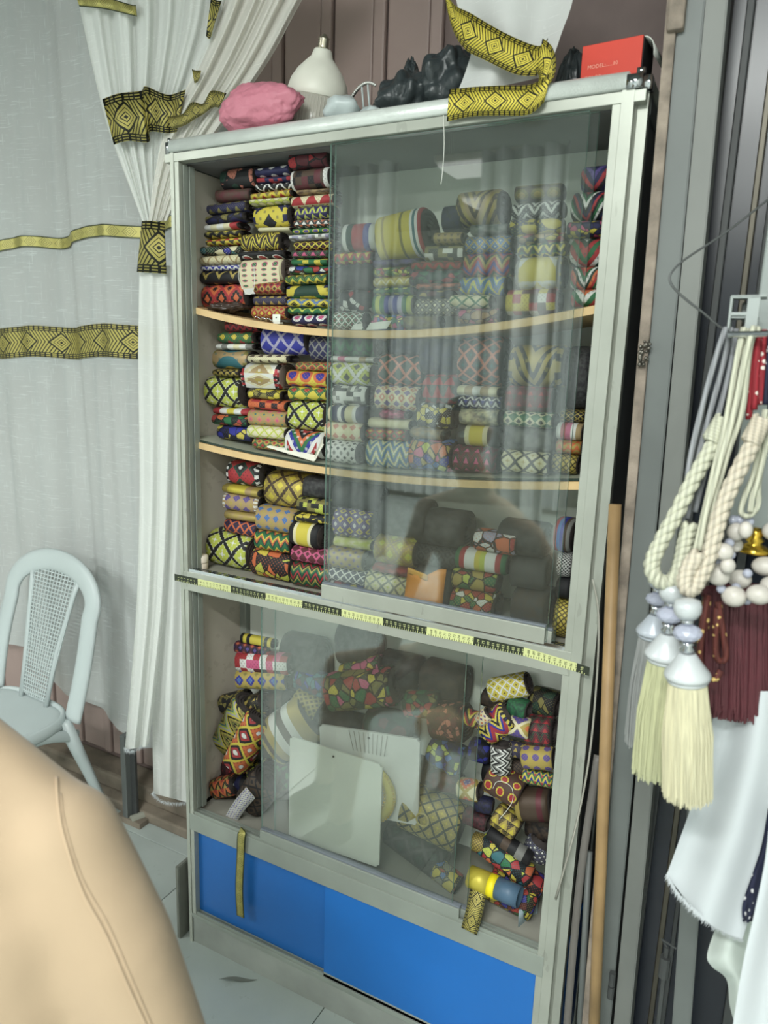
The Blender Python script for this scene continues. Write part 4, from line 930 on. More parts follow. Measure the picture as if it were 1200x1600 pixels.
# ================================================================== CURTAINS ON THE LEFT
YC = .40
def mainy(x, z): return YC-.016+.024*math.sin(x*15+z*.9)+.010*math.sin(x*33+2+z*1.2)+.002*math.sin(x*80+z)
mc = thing('sheer_curtain', 'sheer white curtain with two gold bands hanging behind the plastic chair', 'curtain', (-.9, YC, 0))
ML = Vector((-.9, YC, 0))
def hemz(x): return .30+.055*math.sin((x+.3)*5.2)+.14*max(0, -.62-x)+.04*max(0, x+.6)*-2
def fn(s, v):
    x = -1.75+1.62*s; z = hemz(x)+(2.98-hemz(x))*v
    return Vector((x, mainy(x, z), z))-ML
obj('curtain_cloth', grid(fn, 240, 24), SHEER, mc, True)
def cband(zc, w_, mat, x0=-1.75, x1=-.13):
    bm = bmesh.new(); uvl = bm.loops.layers.uv.verify(); V = []; acc = 0; prev = None
    for i in range(241):
        x = x0+(x1-x0)*i/240; z = zc(x)
        p = Vector((x, mainy(x, z)-.005, z))-ML
        if prev is not None: acc += (p-prev).length/w_
        prev = p; V.append((bm.verts.new(p-Vector((0, 0, w_/2))), bm.verts.new(p+Vector((0, 0, w_/2))), acc))
    for A, B in zip(V, V[1:]):
        f = bm.faces.new((A[0], B[0], B[1], A[1]))
        for lp, uvv in zip(f.loops, ((A[2], 0), (B[2], 0), (B[2], 1), (A[2], 1))): lp[uvl].uv = uvv
    obj('gold_band', bm, mat, mc, True)
z1a, z1b = onY(10, 388, YC), onY(200, 362, YC); z2a, z2b = onY(10, 536, YC), onY(200, 534, YC)
cband(lambda x: z1a.z+(z1b.z-z1a.z)*(x-z1a.x)/(z1b.x-z1a.x)+.006*math.sin(x*19+1.5), .036, GOLDN)
cband(lambda x: z2a.z+(z2b.z-z2a.z)*(x-z2a.x)/(z2b.x-z2a.x)+.004*math.sin(x*19+1), .100, GOLD)
# gathered drape : two swags meeting in a gold tie, then falling as a bundle
gd = thing('tied_drape', 'white drape with gold bands gathered by a gold tie beside the cabinet', 'curtain')
YD = .20
def swag(L, R, y, nf, amp, mat, name='drape_swag', nu=90, ph=0):
    def fn(s, v):
        a, b = poly_interp(L, v), poly_interp(R, v)
        k = amp*(1-.75*v); p = onY(a[0]+(b[0]-a[0])*s, a[1]+(b[1]-a[1])*s, y+k*math.sin(s*2*PI*nf+ph)+k*.4*math.sin(s*2*PI*nf*2.3+1))
        return p
    return obj(name, grid(fn, nu, 30), mat, gd, True)
swag([(98, -120), (122, 0), (148, 120), (170, 205), (198, 280), (222, 345)], [(350, -120), (352, 0), (318, 100), (280, 190), (262, 270), (254, 345)], YD+.02, 6, .016, DENSE)
swag([(380, -120), (350, 0), (305, 110), (262, 195), (244, 260), (232, 345)], [(540, -120), (472, 0), (420, 95), (356, 185), (300, 262), (262, 345)], YD+.0, 4, .014, sheer_mat('ivory_voile', (240, 238, 230), .86), ph=1)
band(gd, [(160, 155), (186, 146), (220, 142), (228, 135), (262, 148), (290, 140)], [(178, 226), (200, 220), (232, 222), (234, 206), (262, 208), (276, 206)], YD-.01, GOLD, .006, 5)
band(gd, [(262, 182), (285, 178), (300, 160), (318, 162), (330, 142), (354, 146)], [(268, 202), (288, 196), (304, 186), (318, 178), (332, 168), (342, 168)], YD-.022, GOLD, .003, 4)
band(gd, [(118, -8), (160, -6), (200, 6), (212, 8)], [(124, 10), (162, 14), (206, 24), (214, 26)], YD, GOLDN, .004, 3)
band(gd, [(330, -6), (338, 0), (346, 2)], [(322, 56), (328, 60), (334, 40)], YD-.012, GOLD, .002, 1)
band(gd, [(300, 108), (306, 110), (314, 110)], [(304, 130), (308, 128), (312, 122)], YD-.02, GOLD, 0, 1)
band(gd, [(222, 345), (236, 345), (257, 348)], [(214, 425), (234, 426), (260, 428)], lambda s: YD-.016-.012*math.sin(PI*s), GOLD, 0, 1, name='tie_band')
def bundle(L, R, y, nf, amp, name):
    def fn(s, v):
        a, b = poly_interp(L, v), poly_interp(R, v)
        return onY(a[0]+(b[0]-a[0])*s, a[1]+(b[1]-a[1])*s, y+amp*(.3+.7*v)*math.sin(s*2*PI*nf)-.012*math.sin(PI*s))
    return obj(name, grid(fn, 50, 30), DENSE, gd, True)
bundle([(218, 415), (216, 560), (218, 760), (214, 930), (205, 1060), (195, 1172)], [(262, 415), (270, 560), (266, 760), (258, 930), (245, 1060), (232, 1166)], YD, 2, .016, 'drape_tail')
bundle([(246, 415), (256, 560), (256, 760), (246, 930), (238, 1080), (240, 1240)], [(300, 415), (305, 560), (308, 760), (308, 930), (308, 1080), (302, 1256)], YD+.03, 2, .018, 'drape_tail')
def fray(edge, y, n, lpx, mat, parent, name='frayed_hem'):
    bm = bmesh.new()
    for k in range(n):
        s = random.random(); a = poly_interp(edge, s); p = onY(a[0]+random.uniform(-2, 2), a[1]+random.uniform(-3, 1), y+random.uniform(-.012, .012))
        q = p+Vector((random.uniform(-.006, .006), random.uniform(-.003, .003), -random.uniform(.3, 1)*lpx)); t = random.uniform(.0004, .0009)
        bm.faces.new([bm.verts.new(v) for v in (p-Vector((t, 0, 0)), p+Vector((t, 0, 0)), q)])
    tag(obj(name, bm, mat, parent), kind='stuff')
fray([(195, 1170), (205, 1174), (220, 1168), (232, 1164)], YD, 240, .014, CLOTH, gd)
fray([(238, 1238), (248, 1250), (270, 1256), (298, 1254)], YD+.02, 300, .012, CLOTH, gd)

# steel stub and floor bar below the drape
a, b = onY(222, 1255, .34), onY(222, 1140, .34)
sf = thing('steel_stub', 'short grey steel upright below the drape hem by the wall', 'upright', (a.x, .29, 0))
obj('stub_post', bx(-.022, .0, -.015, .015, .0, max(.3, b.z), .002), STEEL, sf); obj('stub_flange', bx(.0, .022, .005, .015, .0, max(.3, b.z), .001), STEELD, sf)
obj('stub_plate', bx(-.05, .06, -.02, .02, .0, .02, .002), CONC, sf)
a, b = onZ(205, 1281, .02), onZ(300, 1245, .02)
tag(obj('floor_bar', tube([a, b], .014, 10), simple('dusty_bar', (150, 150, 138), .6)), 'dusty grey bar lying on the floor beside the cabinet', 'bar')

# ================================================================== PLASTIC CHAIR
ch = thing('plastic_chair', 'white plastic armless chair with lattice back in front of the sheer curtain', 'chair', (-.80, -.03, 0)); ch.rotation_euler = (0, 0, math.radians(-4))
# local: faces -y, seat centre at origin
N = 20; bm = bmesh.new(); vs = {}
def sq(a, b):
    e = 4.0; r = (abs(a)**e+abs(b)**e)**(1/e); m = max(abs(a), abs(b)); k = m/r if r > 0 else 1
    return a*k, b*k
for i in range(N+1):
    for j in range(N+1):
        a, b = -1+2*i/N, -1+2*j/N; x, y = sq(a, b)
        z = .425+.012*abs(x)**3-.008*(1-x*x)*(1-y*y)-(.02*max(0, -y-.7)/.3 if y < -.7 else 0)
        vs[i, j] = bm.verts.new((x*.215*(1-.06*y), y*.21, z))
for i in range(N):
    for j in range(N):
        bm.faces.new((vs[i, j], vs[i+1, j], vs[i+1, j+1], vs[i, j+1]))
# drain slots: real openings
slots = []
for k in range(7):
    x = -.09+.03*k
    slots.append((x-.0025, x+.0025, -.02, .055))
geom = bm.faces[:]+bm.edges[:]+bm.verts[:]
for (x0, x1, y0, y1) in slots:
    for co, no in (((x0, 0, 0), (1, 0, 0)), ((x1, 0, 0), (1, 0, 0))):
        r = bmesh.ops.bisect_plane(bm, geom=bm.faces[:]+bm.edges[:]+bm.verts[:], plane_co=co, plane_no=no)
for yv in (-.02, .055): bmesh.ops.bisect_plane(bm, geom=bm.faces[:]+bm.edges[:]+bm.verts[:], plane_co=(0, yv, 0), plane_no=(0, 1, 0))
dele = [f for f in bm.faces if any(x0 < f.calc_center_median().x < x1 and y0 < f.calc_center_median().y < y1 for x0, x1, y0, y1 in slots)]
bmesh.ops.delete(bm, geom=dele, context='FACES')
o = obj('seat', bm, PLASTIC, ch, True); md = o.modifiers.new('t', 'SOLIDIFY'); md.thickness = .012; md.offset = -1
rim = [Vector((sq(math.cos(t), math.sin(t))[0]*.0+.215*math.copysign(abs(math.cos(t))**.5, math.cos(t))*(1-.06*math.sin(t)), .21*math.copysign(abs(math.sin(t))**.5, math.sin(t)), .418)) for t in [2*PI*k/48 for k in range(49)]]
obj('seat_skirt', tube(rim, .02, 8, flat=.5, cap=False, nrm=(1, 1, .2)), PLASTIC, ch, True)
# back hoop
def backp(u, w):                       # u across -1..1, w up 0..1
    return Vector((u*.225, .185+.10*w+.02*w*w-.03*(1-u*u)*.0+.03*(u*u-1)*.0, .42+.455*w))
hoop = [backp(-.92-.1*math.sin(PI*k/12)*.5, .74*k/12) for k in range(12)]
hoop += [backp(-.95*math.cos(PI*k/16), .74+.26*math.sin(PI*k/16)) for k in range(17)]
hoop += [backp(.92+.1*math.sin(PI*k/12)*.5, .74*k/12) for k in range(11, -1, -1)]
obj('back_hoop', tube(smooth_path(hoop, 2), .037, 12, flat=.34, nrm=(0, -1, .2)), PLASTIC, ch, True)
sl = bmesh.new(); zt = .93
for sgn in (-1, 1): tube([backp(sgn*.30, .0), backp(sgn*.36, .4), backp(sgn*.50, .8), backp(sgn*.56, .93)], .010, 8, sl, flat=.6, nrm=(0, -1, .2))
obj('splat_frame', sl, PLASTIC, ch, True)
bars = bmesh.new()
for k in range(34):
    w_ = .06+.88*k/33; hw = .30+.28*w_
    tube([backp(-hw, w_), backp(hw, w_)], .0026, 4, bars)
for k in range(15):
    u = -1+2*k/14
    tube([backp(u*(.30+.28*w_), w_) for w_ in (.04, .3, .6, .95)], .0026, 4, bars)
tag(obj('lattice_splat', bars, PLASTIC, ch), kind='stuff')
for sx in (-1, 1):
    for sy in (-1, 1):
        top = Vector((sx*.185, .165 if sy > 0 else -.175, .42)); bot = Vector((sx*.225, .30 if sy > 0 else -.235, .0))
        mid = top.lerp(bot, .5)
        obj('leg', tube([top, top.lerp(bot, .3), mid, bot], lambda t: .034-.014*t, 8, flat=.6, nrm=(0, 1, .3)), PLASTIC, ch, True)
for sx in (-1, 1):
    obj('seat_brace', tube(smooth_path([Vector((sx*.205, .2, .36)), Vector((sx*.21, .05, .405)), Vector((sx*.205, -.17, .37))], 5), .018, 8, flat=.4, nrm=(1, 0, 0)), PLASTIC, ch, True)
# ================================================================== SEATED PERSON IN THE FOREGROUND
def blob(parts, voxel=.012, smooth=12):
    bm = bmesh.new()
    for p0, r0, p1, r1 in parts:
        p0, p1 = Vector(p0), Vector(p1)
        for k in range(9):
            t = k/8; bmesh.ops.create_icosphere(bm, subdivisions=2, radius=r0+(r1-r0)*t, matrix=Matrix.Translation(p0.lerp(p1, t)))
    me = bpy.data.meshes.new('b'); bm.to_mesh(me); bm.free(); o = bpy.data.objects.new('b', me); COL.objects.link(o)
    m = o.modifiers.new('r', 'REMESH'); m.mode = 'VOXEL'; m.voxel_size = voxel
    m = o.modifiers.new('s', 'SMOOTH'); m.iterations = smooth; m.factor = .5
    dg = bpy.context.evaluated_depsgraph_get(); dg.update(); r = bpy.data.meshes.new_from_object(o.evaluated_get(dg)); bpy.data.objects.remove(o); bpy.data.meshes.remove(me)
    return r
pz = thing('person', 'person in a beige long-sleeved top seated at lower left, seen from behind', 'person', (.42, -.88, 0))
PO = Vector((.42, -.88, 0))
def V3(*a): return Vector(a)-PO
def fabric_mat():
    g = G('beige_jersey', .85); c = g.coord('Object'); n = g.noise(c, 5, 3); g.col(g.ramp(n, [(.3, lin((168, 146, 120))), (.7, lin((178, 156, 130)))], 'LINEAR'))
    g.b.inputs['Sheen Weight'].default_value = .2; g.bump(g.noise(c, 260, 2), .1, .001); return g.m
BJ = fabric_mat()
body = [(V3(.47, -.90, .55), .18, V3(.48, -.895, .80), .165), (V3(.48, -.895, .80), .165, V3(.47, -.87, 1.01), .145),
        (V3(.53, -.86, 1.00), .11, V3(.38, -.90, 1.0), .12), (V3(.57, -.87, .95), .10, V3(.62, -.90, .55), .15),
        (V3(.44, -.84, 1.125), .060, V3(.612, -.81, 1.03), .062), (V3(.43, -.85, 1.125), .060, V3(.25, -.92, 1.05), .062),
        (V3(.615, -.81, 1.035), .064, V3(.69, -.805, .930), .060), (V3(.69, -.805, .930), .060, V3(.757, -.80, .78), .054),
        (V3(.757, -.80, .78), .054, V3(.44, -.66, .66), .038),
        (V3(.25, -.92, 1.05), .062, V3(.17, -.93, .80), .052), (V3(.17, -.93, .80), .05, V3(.24, -.68, .66), .036),
        (V3(.44, -.85, 1.12), .062, V3(.44, -.848, 1.185), .056)]
gme = blob(body, .011, 9); go = obj('beige_top', gme, BJ, pz, True)
leg = [(V3(.44, -.87, .54), .135, V3(.36, -.84, .54), .13), (V3(.47, -.80, .54), .085, V3(.20, -.54, .52), .06), (V3(.36, -.90, .54), .085, V3(.04, -.70, .52), .06),
       (V3(.20, -.54, .52), .06, V3(.16, -.52, .10), .042), (V3(.04, -.70, .52), .06, V3(0, -.68, .10), .042)]
obj('trousers', blob(leg, .014, 6), simple('beige_trousers', (196, 176, 150), .85), pz, True)
SKIN = simple('skin', (150, 106, 80), .55, 0, .06)
hd = V3(.385, -.845, 1.335)
head = [(hd, .078, hd+Vector((0, .02, .03)), .080), (hd+Vector((0, .03, -.06)), .05, hd+Vector((0, .06, -.075)), .035), (V3(.435, -.85, 1.18), .05, hd+Vector((0, 0, -.05)), .052),
        (hd+Vector((0, .085, -.012)), .010, hd+Vector((0, .10, -.03)), .012), (hd+Vector((.078, .0, -.02)), .012, hd+Vector((.084, -.004, .014)), .014), (hd+Vector((-.078, .0, -.02)), .012, hd+Vector((-.084, -.004, .014)), .014)]
obj('head', blob(head, .007, 4), SKIN, pz, True)
hair = [(hd+Vector((0, -.012, .022)), .084, hd+Vector((0, .012, .045)), .078), (hd+Vector((0, -.035, -.02)), .066, hd+Vector((0, -.03, .01)), .075)]
obj('hair', blob(hair, .008, 3), simple('dark_hair', (40, 34, 30), .6), pz, True)
fe = bmesh.new()
for sx in (-1, 1): sphere(hd+Vector((sx*.03, .083, .008)), .011, 2, fe)
obj('eyes', fe, WHITE, pz, True)
obj('mouth', tube([hd+Vector((-.022, .088, -.056)), hd+Vector((0, .094, -.054)), hd+Vector((.022, .088, -.056))], .004, 6), simple('lips', (120, 66, 58), .5), pz, True)
for wx, wy, sg in ((.44, -.66, -1), (.24, -.68, 1)):
    w0 = V3(wx, wy, .66); dr_ = Vector((-.9 if sg < 0 else .1, .55, -.25)).normalized(); sd = dr_.cross(Vector((0, 0, 1))).normalized()
    hp_ = [(w0, .03, w0+dr_*.07, .034), (w0+dr_*.05+sd*.015, .022, w0+dr_*.08+sd*.022, .02), (w0+dr_*.05-sd*.015, .022, w0+dr_*.08-sd*.022, .02)]
    for k in range(4):
        b0 = w0+dr_*.09+sd*(.028-.0187*k); ln = (.06, .07, .065, .05)[k]; hp_ += [(b0, .009, b0+dr_*ln*.55, .0085), (b0+dr_*ln*.55, .0085, b0+dr_*ln+Vector((0, 0, -.02)), .007)]
    tb = w0+dr_*.03-sd*.03*sg*-1; hp_ += [(tb, .012, tb-sd*.03*sg*-1+dr_*.025, .010), (tb-sd*.03*sg*-1+dr_*.025, .010, tb-sd*.035*sg*-1+dr_*.055, .008)]
    obj('hand', blob(hp_, .005, 3), SKIN, pz, True)
for fx, fy in ((.16, -.52), (0, -.68)):
    obj('shoe', blob([(V3(fx, fy, .05), .045, V3(fx-.06, fy+.09, .036), .034), (V3(fx, fy, .09), .04, V3(fx, fy, .05), .045)], .009, 3), BLACK, pz, True)
# armhole and back seams follow the garment's surface
from mathutils.bvhtree import BVHTree
bv = BVHTree.FromPolygons([v.co+PO for v in gme.vertices], [tuple(p.vertices) for p in gme.polygons])
def seam(pts, r, off, name):
    P = []
    for k in range(41):
        x, y = poly_interp(pts, k/40); h = bv.ray_cast(CAM, ray(x, y).normalized())
        if h[0] is not None: P.append(h[0]+h[1]*off-PO)
    if len(P) > 4: obj(name, tube(P, r, 6), BJ, pz, True)
seam([(88, 1215), (92, 1262), (101, 1310), (128, 1390), (165, 1460), (200, 1540), (232, 1610)], .0015, .0004, 'armhole_seam')
seam([(95, 1240), (102, 1290), (128, 1372), (168, 1444), (206, 1530), (240, 1610)], .0010, .0002, 'armhole_seam')
stool = thing('stool', 'low round stool under the seated person', 'stool', (.43, -.88, 0))
obj('stool_seat', lathe([(0, .31), (.155, .31), (.165, .32), (.165, .332), (.155, .34), (0, .34)], 28), WOOD, stool)
for k in range(4):
    a = PI/4+k*PI/2; obj('leg', tube([(.12*math.cos(a), .12*math.sin(a), .32), (.16*math.cos(a), .16*math.sin(a), 0)], .014, 8), WOOD, stool)

# ================================================================== TASSEL TIEBACKS ON THE RIGHT
TD = .92
def pth(pts, t=TD, n=6): return smooth_path([at(p[0], p[1], p[2] if len(p) > 2 else t) for p in pts], n)
def cord_mat(name, rgb, c2=None, sc=420):
    g = G(name, .75); c = g.coord('Object'); w_ = g.n('ShaderNodeTexWave'); w_.inputs['Scale'].default_value = sc*.1; w_.inputs['Distortion'].default_value = 2
    g.L(c, w_.inputs['Vector']); a = lin(rgb); d = tuple(x*.72 for x in a[:3])+(1,)
    col_ = g.ramp(w_.outputs['Fac'], [(.2, d), (.6, a)], 'LINEAR')
    if c2:
        n = g.n('ShaderNodeTexVoronoi'); n.inputs['Scale'].default_value = 95; g.L(c, n.inputs['Vector']); col_ = g.mix(g.M('LESS_THAN', n.outputs[0], .26), col_, lin(c2))
    g.col(col_); g.bump(w_.outputs['Fac'], .4, .001); return g.m
CW, CG, CR, CNV = cord_mat('ivory_cord', (200, 200, 180)), cord_mat('grey_cord', (150, 152, 156)), cord_mat('red_cord', (150, 40, 50), (225, 215, 205)), cord_mat('navy_cord', (36, 40, 64), (220, 220, 220))
CB = cord_mat('brown_gold_cord', (92, 44, 38), (210, 180, 110)); CI = cord_mat('ivory_rope', (206, 196, 178))
def cordset(name, label, paths, r, mat, cat='cord'):
    t = thing(name, label, cat)
    for p in paths: obj('cord_strand', tube(p, r, 8), mat, t, True)
    return t
cordset('cord_bundle', 'bundle of smooth grey cords hanging from the bracket', [pth([(1134, 512), (1118, 560), (1096, 640), (1078, 720), (1068, 800), (1062, 860)], .94), pth([(1142, 512), (1130, 570), (1108, 650), (1088, 730), (1074, 810)], .95), pth([(1150, 514), (1142, 570), (1122, 650), (1100, 740), (1086, 800)], .955)], .0036, CG)
cordset('cord_bundle', 'bundle of ivory cords falling straight from the bracket to the cream tassel', [pth([(1162, 512), (1152, 560), (1134, 660), (1112, 750), (1094, 830), (1084, 870)], .915), pth([(1178, 510), (1164, 560), (1148, 640), (1126, 720), (1104, 800), (1092, 860)], .905),
        pth([(1186, 512), (1172, 540), (1160, 640), (1140, 700), (1116, 780), (1100, 850)], .91), pth([(1168, 514), (1158, 600), (1140, 690), (1118, 760), (1098, 840)], .925)], .0038, CW)
cordset('cord_bundle', 'red cord with white flecks hanging from the bracket', [pth([(1178, 518), (1174, 580), (1170, 655)], .925), pth([(1186, 516), (1181, 580), (1178, 640)], .92), pth([(1194, 516), (1190, 580), (1186, 632)], .925)], .0042, CR)
cordset('cord_bundle', 'navy cord with white flecks at the right edge of the photo', [pth([(1200, 520), (1199, 580), (1197, 632)], .93), pth([(1208, 520), (1206, 580), (1204, 640)], .925)], .0038, CNV)
def rope(bm, path, R, r, turns):
    N_ = len(path)
    for ph in (0, 2*PI/3, 4*PI/3):
        pts = []; a = None
        for i, p in enumerate(path):
            t = (path[min(i+1, N_-1)]-path[max(i-1, 0)]).normalized()
            a = t.orthogonal().normalized() if a is None else (a-t*a.dot(t)).normalized(); b = t.cross(a); q = 2*PI*turns*i/(N_-1)+ph
            pts.append(p+a*math.cos(q)*R+b*math.sin(q)*R)
        tube(pts, r, 7, bm)
    return bm
def rope_loop(name, label, mat, pathpx, t, wrap, turns):
    th = thing(name, label, 'rope'); P = pth(pathpx, t, 12)
    obj('twisted_rope', rope(bmesh.new(), P, .0050, .0058, turns), mat, th, True)
    if wrap:
        a, b = at(*wrap[0], t), at(*wrap[1], t); d = (b-a); bm = bmesh.new(); ax = d.normalized(); o1 = ax.orthogonal().normalized(); o2 = ax.cross(o1); pts = []
        for k in range(81):
            q = 2*PI*8*k/80; pts.append(a+d*(k/80)+o1*.0105*math.cos(q)+o2*.0105*math.sin(q))
        tube(pts, .0026, 6, bm); obj('wrap_binding', bm, mat, th, True)
    return th
rope_loop('twisted_rope', 'slim twisted ivory rope looping above the grey and green-cream tassels', CW, [(1128, 668), (1108, 706), (1084, 748), (1058, 800), (1032, 848), (1018, 884), (1030, 908), (1052, 906), (1064, 880), (1070, 850), (1078, 820)], .93, ((1132, 655), (1110, 690)), 9)
rope_loop('twisted_rope', 'thick twisted pinkish ivory rope looping above the foremost cream tassel', CI, [(1186, 672), (1170, 705), (1148, 748), (1130, 790), (1118, 830), (1108, 868), (1092, 905), (1078, 922), (1070, 908), (1078, 884), (1092, 866)], .89, ((1192, 655), (1172, 692)), 8)
def tassel(label, px_, py_cap, t, hpx, wpx, skirt, capm, finial=True, tilt=0):
    c = at(px_, py_cap, t); ppm = F/t; th = thing('tassel', label, 'tassel', c, 'cord tassels on the bracket'); th.rotation_euler = (0, math.radians(tilt), 0)
    R = wpx/ppm/2; H = hpx/ppm; k = R/.04
    obj('tassel_cap', lathe([(R*.30, .036*k), (R*.36, .035*k), (R*.60, .020*k), (R*.92, .003*k), (R*.97, -.003*k), (R*.93, -.008*k), (R*.82, -.009*k), (R*.86, -.013*k), (R*.8, -.017*k), (0, -.017*k)], 28), capm, th, True)
    if finial:
        obj('chrome_neck', lathe([(R*.30, .040*k), (R*.34, .044*k), (R*.22, .050*k), (R*.32, .056*k), (0, .058*k)], 20), CHROME, th, True)
        obj('crystal_bead', sphere((0, 0, .073*k), R*.62, 2, sc=(1, 1, .62)), CRYSTAL, th)
        obj('chrome_collar', lathe([(R*.22, .088*k), (R*.30, .094*k), (R*.22, .10*k), (0, .10*k)], 20), CHROME, th, True)
        obj('top_bead', lathe([(0, .098*k), (R*.40, .100*k), (R*.56, .110*k), (R*.58, .120*k), (R*.5, .130*k), (R*.2, .134*k), (0, .134*k)], 24), capm, th, True)
    bm = bmesh.new(); n = 900
    for i in range(n):
        a = random.uniform(0, 2*PI); rr = math.sqrt(random.random())**.5; rt = R*.76*rr; rbm = R*1.0*rr*random.uniform(.92, 1.08)
        L_ = H*random.uniform(.94, 1.03); wv = random.uniform(-.003, .003)
        p0, p1, p2 = Vector((rt*math.cos(a), rt*math.sin(a), -.010*k)), Vector((rbm*.96*math.cos(a)+wv, rbm*.96*math.sin(a), -L_*.5)), Vector((rbm*math.cos(a), rbm*math.sin(a)+wv, -L_))
        tube([p0, p1, p2], .0007, 3, bm)
    bm2 = lathe([(R*.7, -.01*k), (R*.9, -H*.5), (R*.92, -H*.9), (0, -H*.9)], 24)
    me_ = bpy.data.meshes.new('x'); bm2.to_mesh(me_); bm2.free(); bm.from_mesh(me_); bpy.data.meshes.remove(me_)
    tag(obj('thread_skirt', bm, skirt, th, False), kind='stuff')
    return th
def thread_mat(name, rgb):
    g = G(name, .5); c = g.coord('Object'); n = g.noise(c, 1, 3, (320, 320, 9)); a = lin(rgb); g.col(g.ramp(n, [(.3, tuple(x*.72 for x in a[:3])+(1,)), (.65, a)], 'LINEAR')); return g.m
TCAP = simple('satin_white_cap', (196, 200, 202), .3, .1)
tassel('pale grey tassel with a satin cap, hindmost of the hanging tassels', 1022, 985, 1.02, 190, 56, thread_mat('grey_thread', (150, 152, 150)), simple('satin_grey_cap', (176, 182, 190), .3, .1), True, -1)
tassel('greenish cream tassel between the grey and the foremost tassel', 1041, 1020, .95, 205, 68, thread_mat('green_cream_thread', (194, 195, 156)), TCAP, True, -1)
tassel('long cream tassel with crystal bead, foremost of the hanging tassels', 1074, 1052, .88, 206, 72, thread_mat('cream_thread', (212, 206, 174)), TCAP, True, -6)
# burgundy fringe
fr = thing('burgundy_fringe', 'dark burgundy thread fringe hanging under the white bead string', 'fringe')
bm = bmesh.new()
for i in range(900):
    s = random.random(); tdep = .97+.05*random.random(); a = at(1102+s*125, 925+random.uniform(-6, 6), tdep); b = at(1100+s*122+random.uniform(-5, 5), 1112+s*22+random.uniform(-14, 8), tdep)
    tube([a, a.lerp(b, .5)+Vector((random.uniform(-.002, .002), 0, 0)), b], .0011, 3, bm)
tag(obj('fringe_threads', bm, thread_mat('burgundy_thread', (88, 36, 44)), fr), kind='stuff')
obj('fringe_heading', tube(pth([(1098, 925), (1150, 920), (1230, 922)], .99), .008, 8), simple('burgundy_heading', (80, 34, 40), .7), fr, True)
cordset('cord_bundle', 'brown and gold flecked cord looped below the beads', [pth([(1122, 940), (1128, 980), (1134, 1020), (1130, 1032), (1120, 1028), (1118, 1000), (1120, 950)], .935), pth([(1104, 935), (1096, 990), (1094, 1030), (1102, 1058), (1118, 1060), (1126, 1048)], .925), pth([(1106, 930), (1102, 985)], .93)], .0042, CB)
# white bead strings
BEAD = simple('satin_bead', (198, 192, 184), .35, 0, .1, 60, bump=.15)
bs = thing('bead_string', 'string of oval white beads with small clear spacers', 'bead string')
beads = [(1160, 815, 11, 10), (1150, 831, 13, 14), (1131, 862, 14, 13), (1150, 852, 10, 11), (1123, 898, 17, 17), (1137, 884, 11, 12), (1156, 905, 17, 15), (1147, 932, 18, 16), (1186, 929, 18, 15), (1196, 885, 20, 15), (1205, 915, 16, 14), (1165, 828, 10, 13), (1206, 830, 14, 14)]
for k, (px_, py_, rx, ry) in enumerate(beads):
    c = at(px_, py_, .93-.02*(k % 3)); r_ = rx*.93/F
    obj('bead', sphere(c, r_, 3, sc=(1, .9, ry/rx)), BEAD, bs, True)
for px_, py_ in ((1140, 848), (1126, 880), (1127, 920), (1167, 938), (1168, 896), (1142, 867), (1155, 812), (1150, 918), (1146, 812), (1171, 815)):
    obj('spacer_bead', sphere(at(px_, py_, .915), .006, 2), CRYSTAL, bs, True)
cordset('cord_bundle', 'doubled ivory cord tied above the bead string', [pth([(1196, 640), (1188, 690), (1178, 740), (1164, 775), (1158, 800), (1170, 806), (1184, 790), (1186, 750), (1196, 700)], .905), pth([(1204, 650), (1196, 700), (1186, 745), (1176, 775), (1172, 800)], .90)], .0034, CW)
bm = lathe([(0, 0), (.021, 0), (.022, .003), (.014, .008), (.008, .012), (.012, .016), (.008, .020), (.010, .026), (.005, .032), (0, .033)], 24)
tag(obj('brass_bell_cap', bm, simple('polished_brass', (206, 170, 66), .2, .9, .08), None, True, loc=at(1177, 862, .95)), 'small polished brass bell cap among the white beads', 'bell cap')
# wire
tag(obj('wire', tube(pth([(1230, 285), (1200, 312), (1130, 366), (1072, 404), (1048, 428), (1050, 446), (1072, 468), (1098, 488), (1124, 510), (1140, 518)], .98), .0016, 6), simple('grey_wire', (98, 100, 100), .4, .4), None, True), 'thin grey wire bent to a corner above the tassels', 'wire')
# hanging cloths lower right
def cloth(name, L, R, t0, t1, amp, nf, mat, label, hem=None, ph=0):
    root = thing(name, label, 'cloth')
    def fn(s, v):
        a, b = poly_interp(L, v), poly_interp(R, v)
        return at(a[0]+(b[0]-a[0])*s, a[1]+(b[1]-a[1])*s+(20*math.sin(PI*s)*v**4 if hem else 0), t0+(t1-t0)*s+amp*math.sin(s*2*PI*nf+ph+v))
    obj('cloth_body', grid(fn, 40, 24), mat, root, True)
    if hem:
        bm = bmesh.new()
        for k in range(420):
            s = random.random(); a = poly_interp(hem, s); tt_ = t0+(t1-t0)*s*.9+amp*math.sin(s*2*PI*nf+ph+1)
            p = at(a[0], a[1]+random.uniform(-3, 1), tt_); q = at(a[0]+random.uniform(-7, 5), a[1]+random.uniform(3, 11), tt_); h = Vector((.0006, 0, .0003))
            bm.faces.new([bm.verts.new(v) for v in (p-h, p+h, q)])
        tag(obj('frayed_hem', bm, CLOTH, root), kind='stuff')
    return root
cloth('hanging_cloth', [(1120, 1080), (1104, 1180), (1080, 1260), (1058, 1322), (1042, 1366)], [(1230, 1080), (1222, 1190), (1206, 1300), (1180, 1400), (1160, 1468)], 1.02, .96, .012, 1.2, CLOTH, 'white cloth with frayed slanting hem hanging below the tassels', hem=[(1043, 1366), (1058, 1394), (1088, 1424), (1122, 1448), (1160, 1466)])
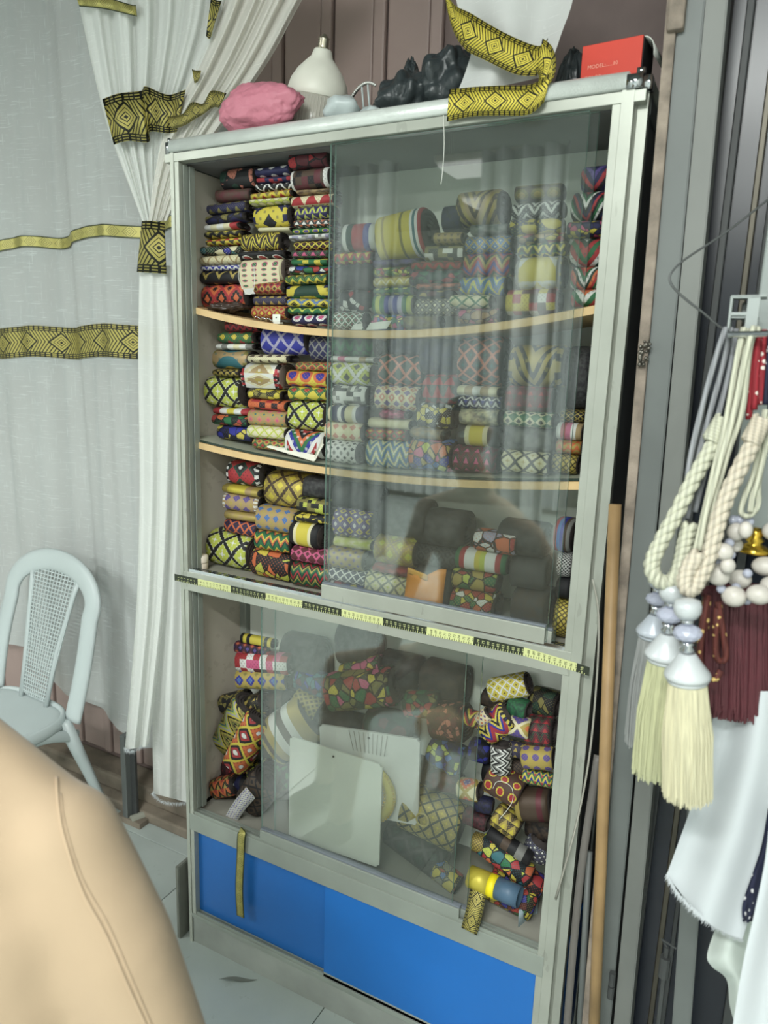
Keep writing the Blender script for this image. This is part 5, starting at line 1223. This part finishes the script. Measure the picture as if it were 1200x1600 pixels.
cloth('hanging_cloth', [(1122, 1440), (1105, 1490), (1112, 1510), (1135, 1530), (1140, 1570), (1148, 1600)], [(1180, 1440), (1182, 1490), (1184, 1510), (1186, 1540), (1188, 1580), (1190, 1620)], 1.05, 1.02, .012, 1, simple('pale_mint_cloth', (206, 214, 208), .85, 0, .05), 'pale mint white cloth bunched low under the frayed white cloth', ph=2)
cloth('hanging_cloth', [(1206, 1240), (1196, 1340), (1180, 1420), (1162, 1500), (1150, 1570), (1140, 1640)], [(1260, 1240), (1260, 1340), (1260, 1420), (1260, 1500), (1260, 1570), (1260, 1640)], .90, .88, .010, 1, CLOTH, 'white cloth at the lower right edge, nearest the camera', ph=1)
cloth('hanging_cloth', [(1200, 1262), (1190, 1320), (1174, 1370), (1160, 1412), (1160, 1440)], [(1230, 1262), (1220, 1320), (1206, 1370), (1192, 1412), (1170, 1442)], .955, .94, .004, 1, CNV, 'navy cloth strip with white dots between the white cloths')
# stick, strip and pipe leaning between the cabinet and the door frame
a, b = onY(961, 788, -.03), onY(928, 1596, -.06); d = (a-b)/(a.z-b.z); foot = b-d*b.z
tag(obj('wooden_stick', tube([foot+Vector((0, 0, .002)), foot.lerp(a, .5)+Vector((.001, 0, 0)), a], .0105, 14), STICK, None, True), 'wooden broom stick leaning beside the right side of the cabinet', 'stick')
P = [onY(*p, yy) for p, yy in (((934, 1180), .02), ((924, 1250), .0), ((908, 1360), -.01), ((896, 1480), -.02), ((886, 1600), -.03))]; P.append(P[-1]+(P[-1]-P[-2])*1.6); P[-1].z = max(.004, P[-1].z)
tag(obj('grey_strip', tube(smooth_path(P, 6), .008, 6, flat=.25, nrm=(0, 1, 0)), simple('grey_plastic_strip', (104, 100, 96), .5), None, True), 'curved flat grey strip standing beside the wooden stick', 'strip')
a, b = onY(921, 1330, .01), onY(906, 1600, .0); d = (a-b)/(a.z-b.z); foot = b-d*b.z
tag(obj('grey_pipe', tube([foot, a], .006, 10), STEEL, None, True), 'thin grey pipe standing behind the curved strip', 'pipe')
# debris on the floor
p = onZ(372, 1531, .003); tag(obj('floor_scrap', grid(lambda s, v: p+Vector(((s-.5)*.085, (s-.5)*.05+(v-.5)*.014*math.sin(PI*s), .002+.004*math.sin(s*6))), 10, 3), simple('grey_scrap', (110, 114, 108), .6), None, True), 'thin curled grey scrap lying on the floor tiles', 'scrap')
q = onZ(283, 1430, 0)
tag(obj('grey_board', beam((-.012, .02, 0), (-.012, .02, .22), .012, .06, .002), simple('grey_edge_board', (112, 114, 106), .7, 0, .2)), 'narrow grey board standing against the left foot of the cabinet', 'board')
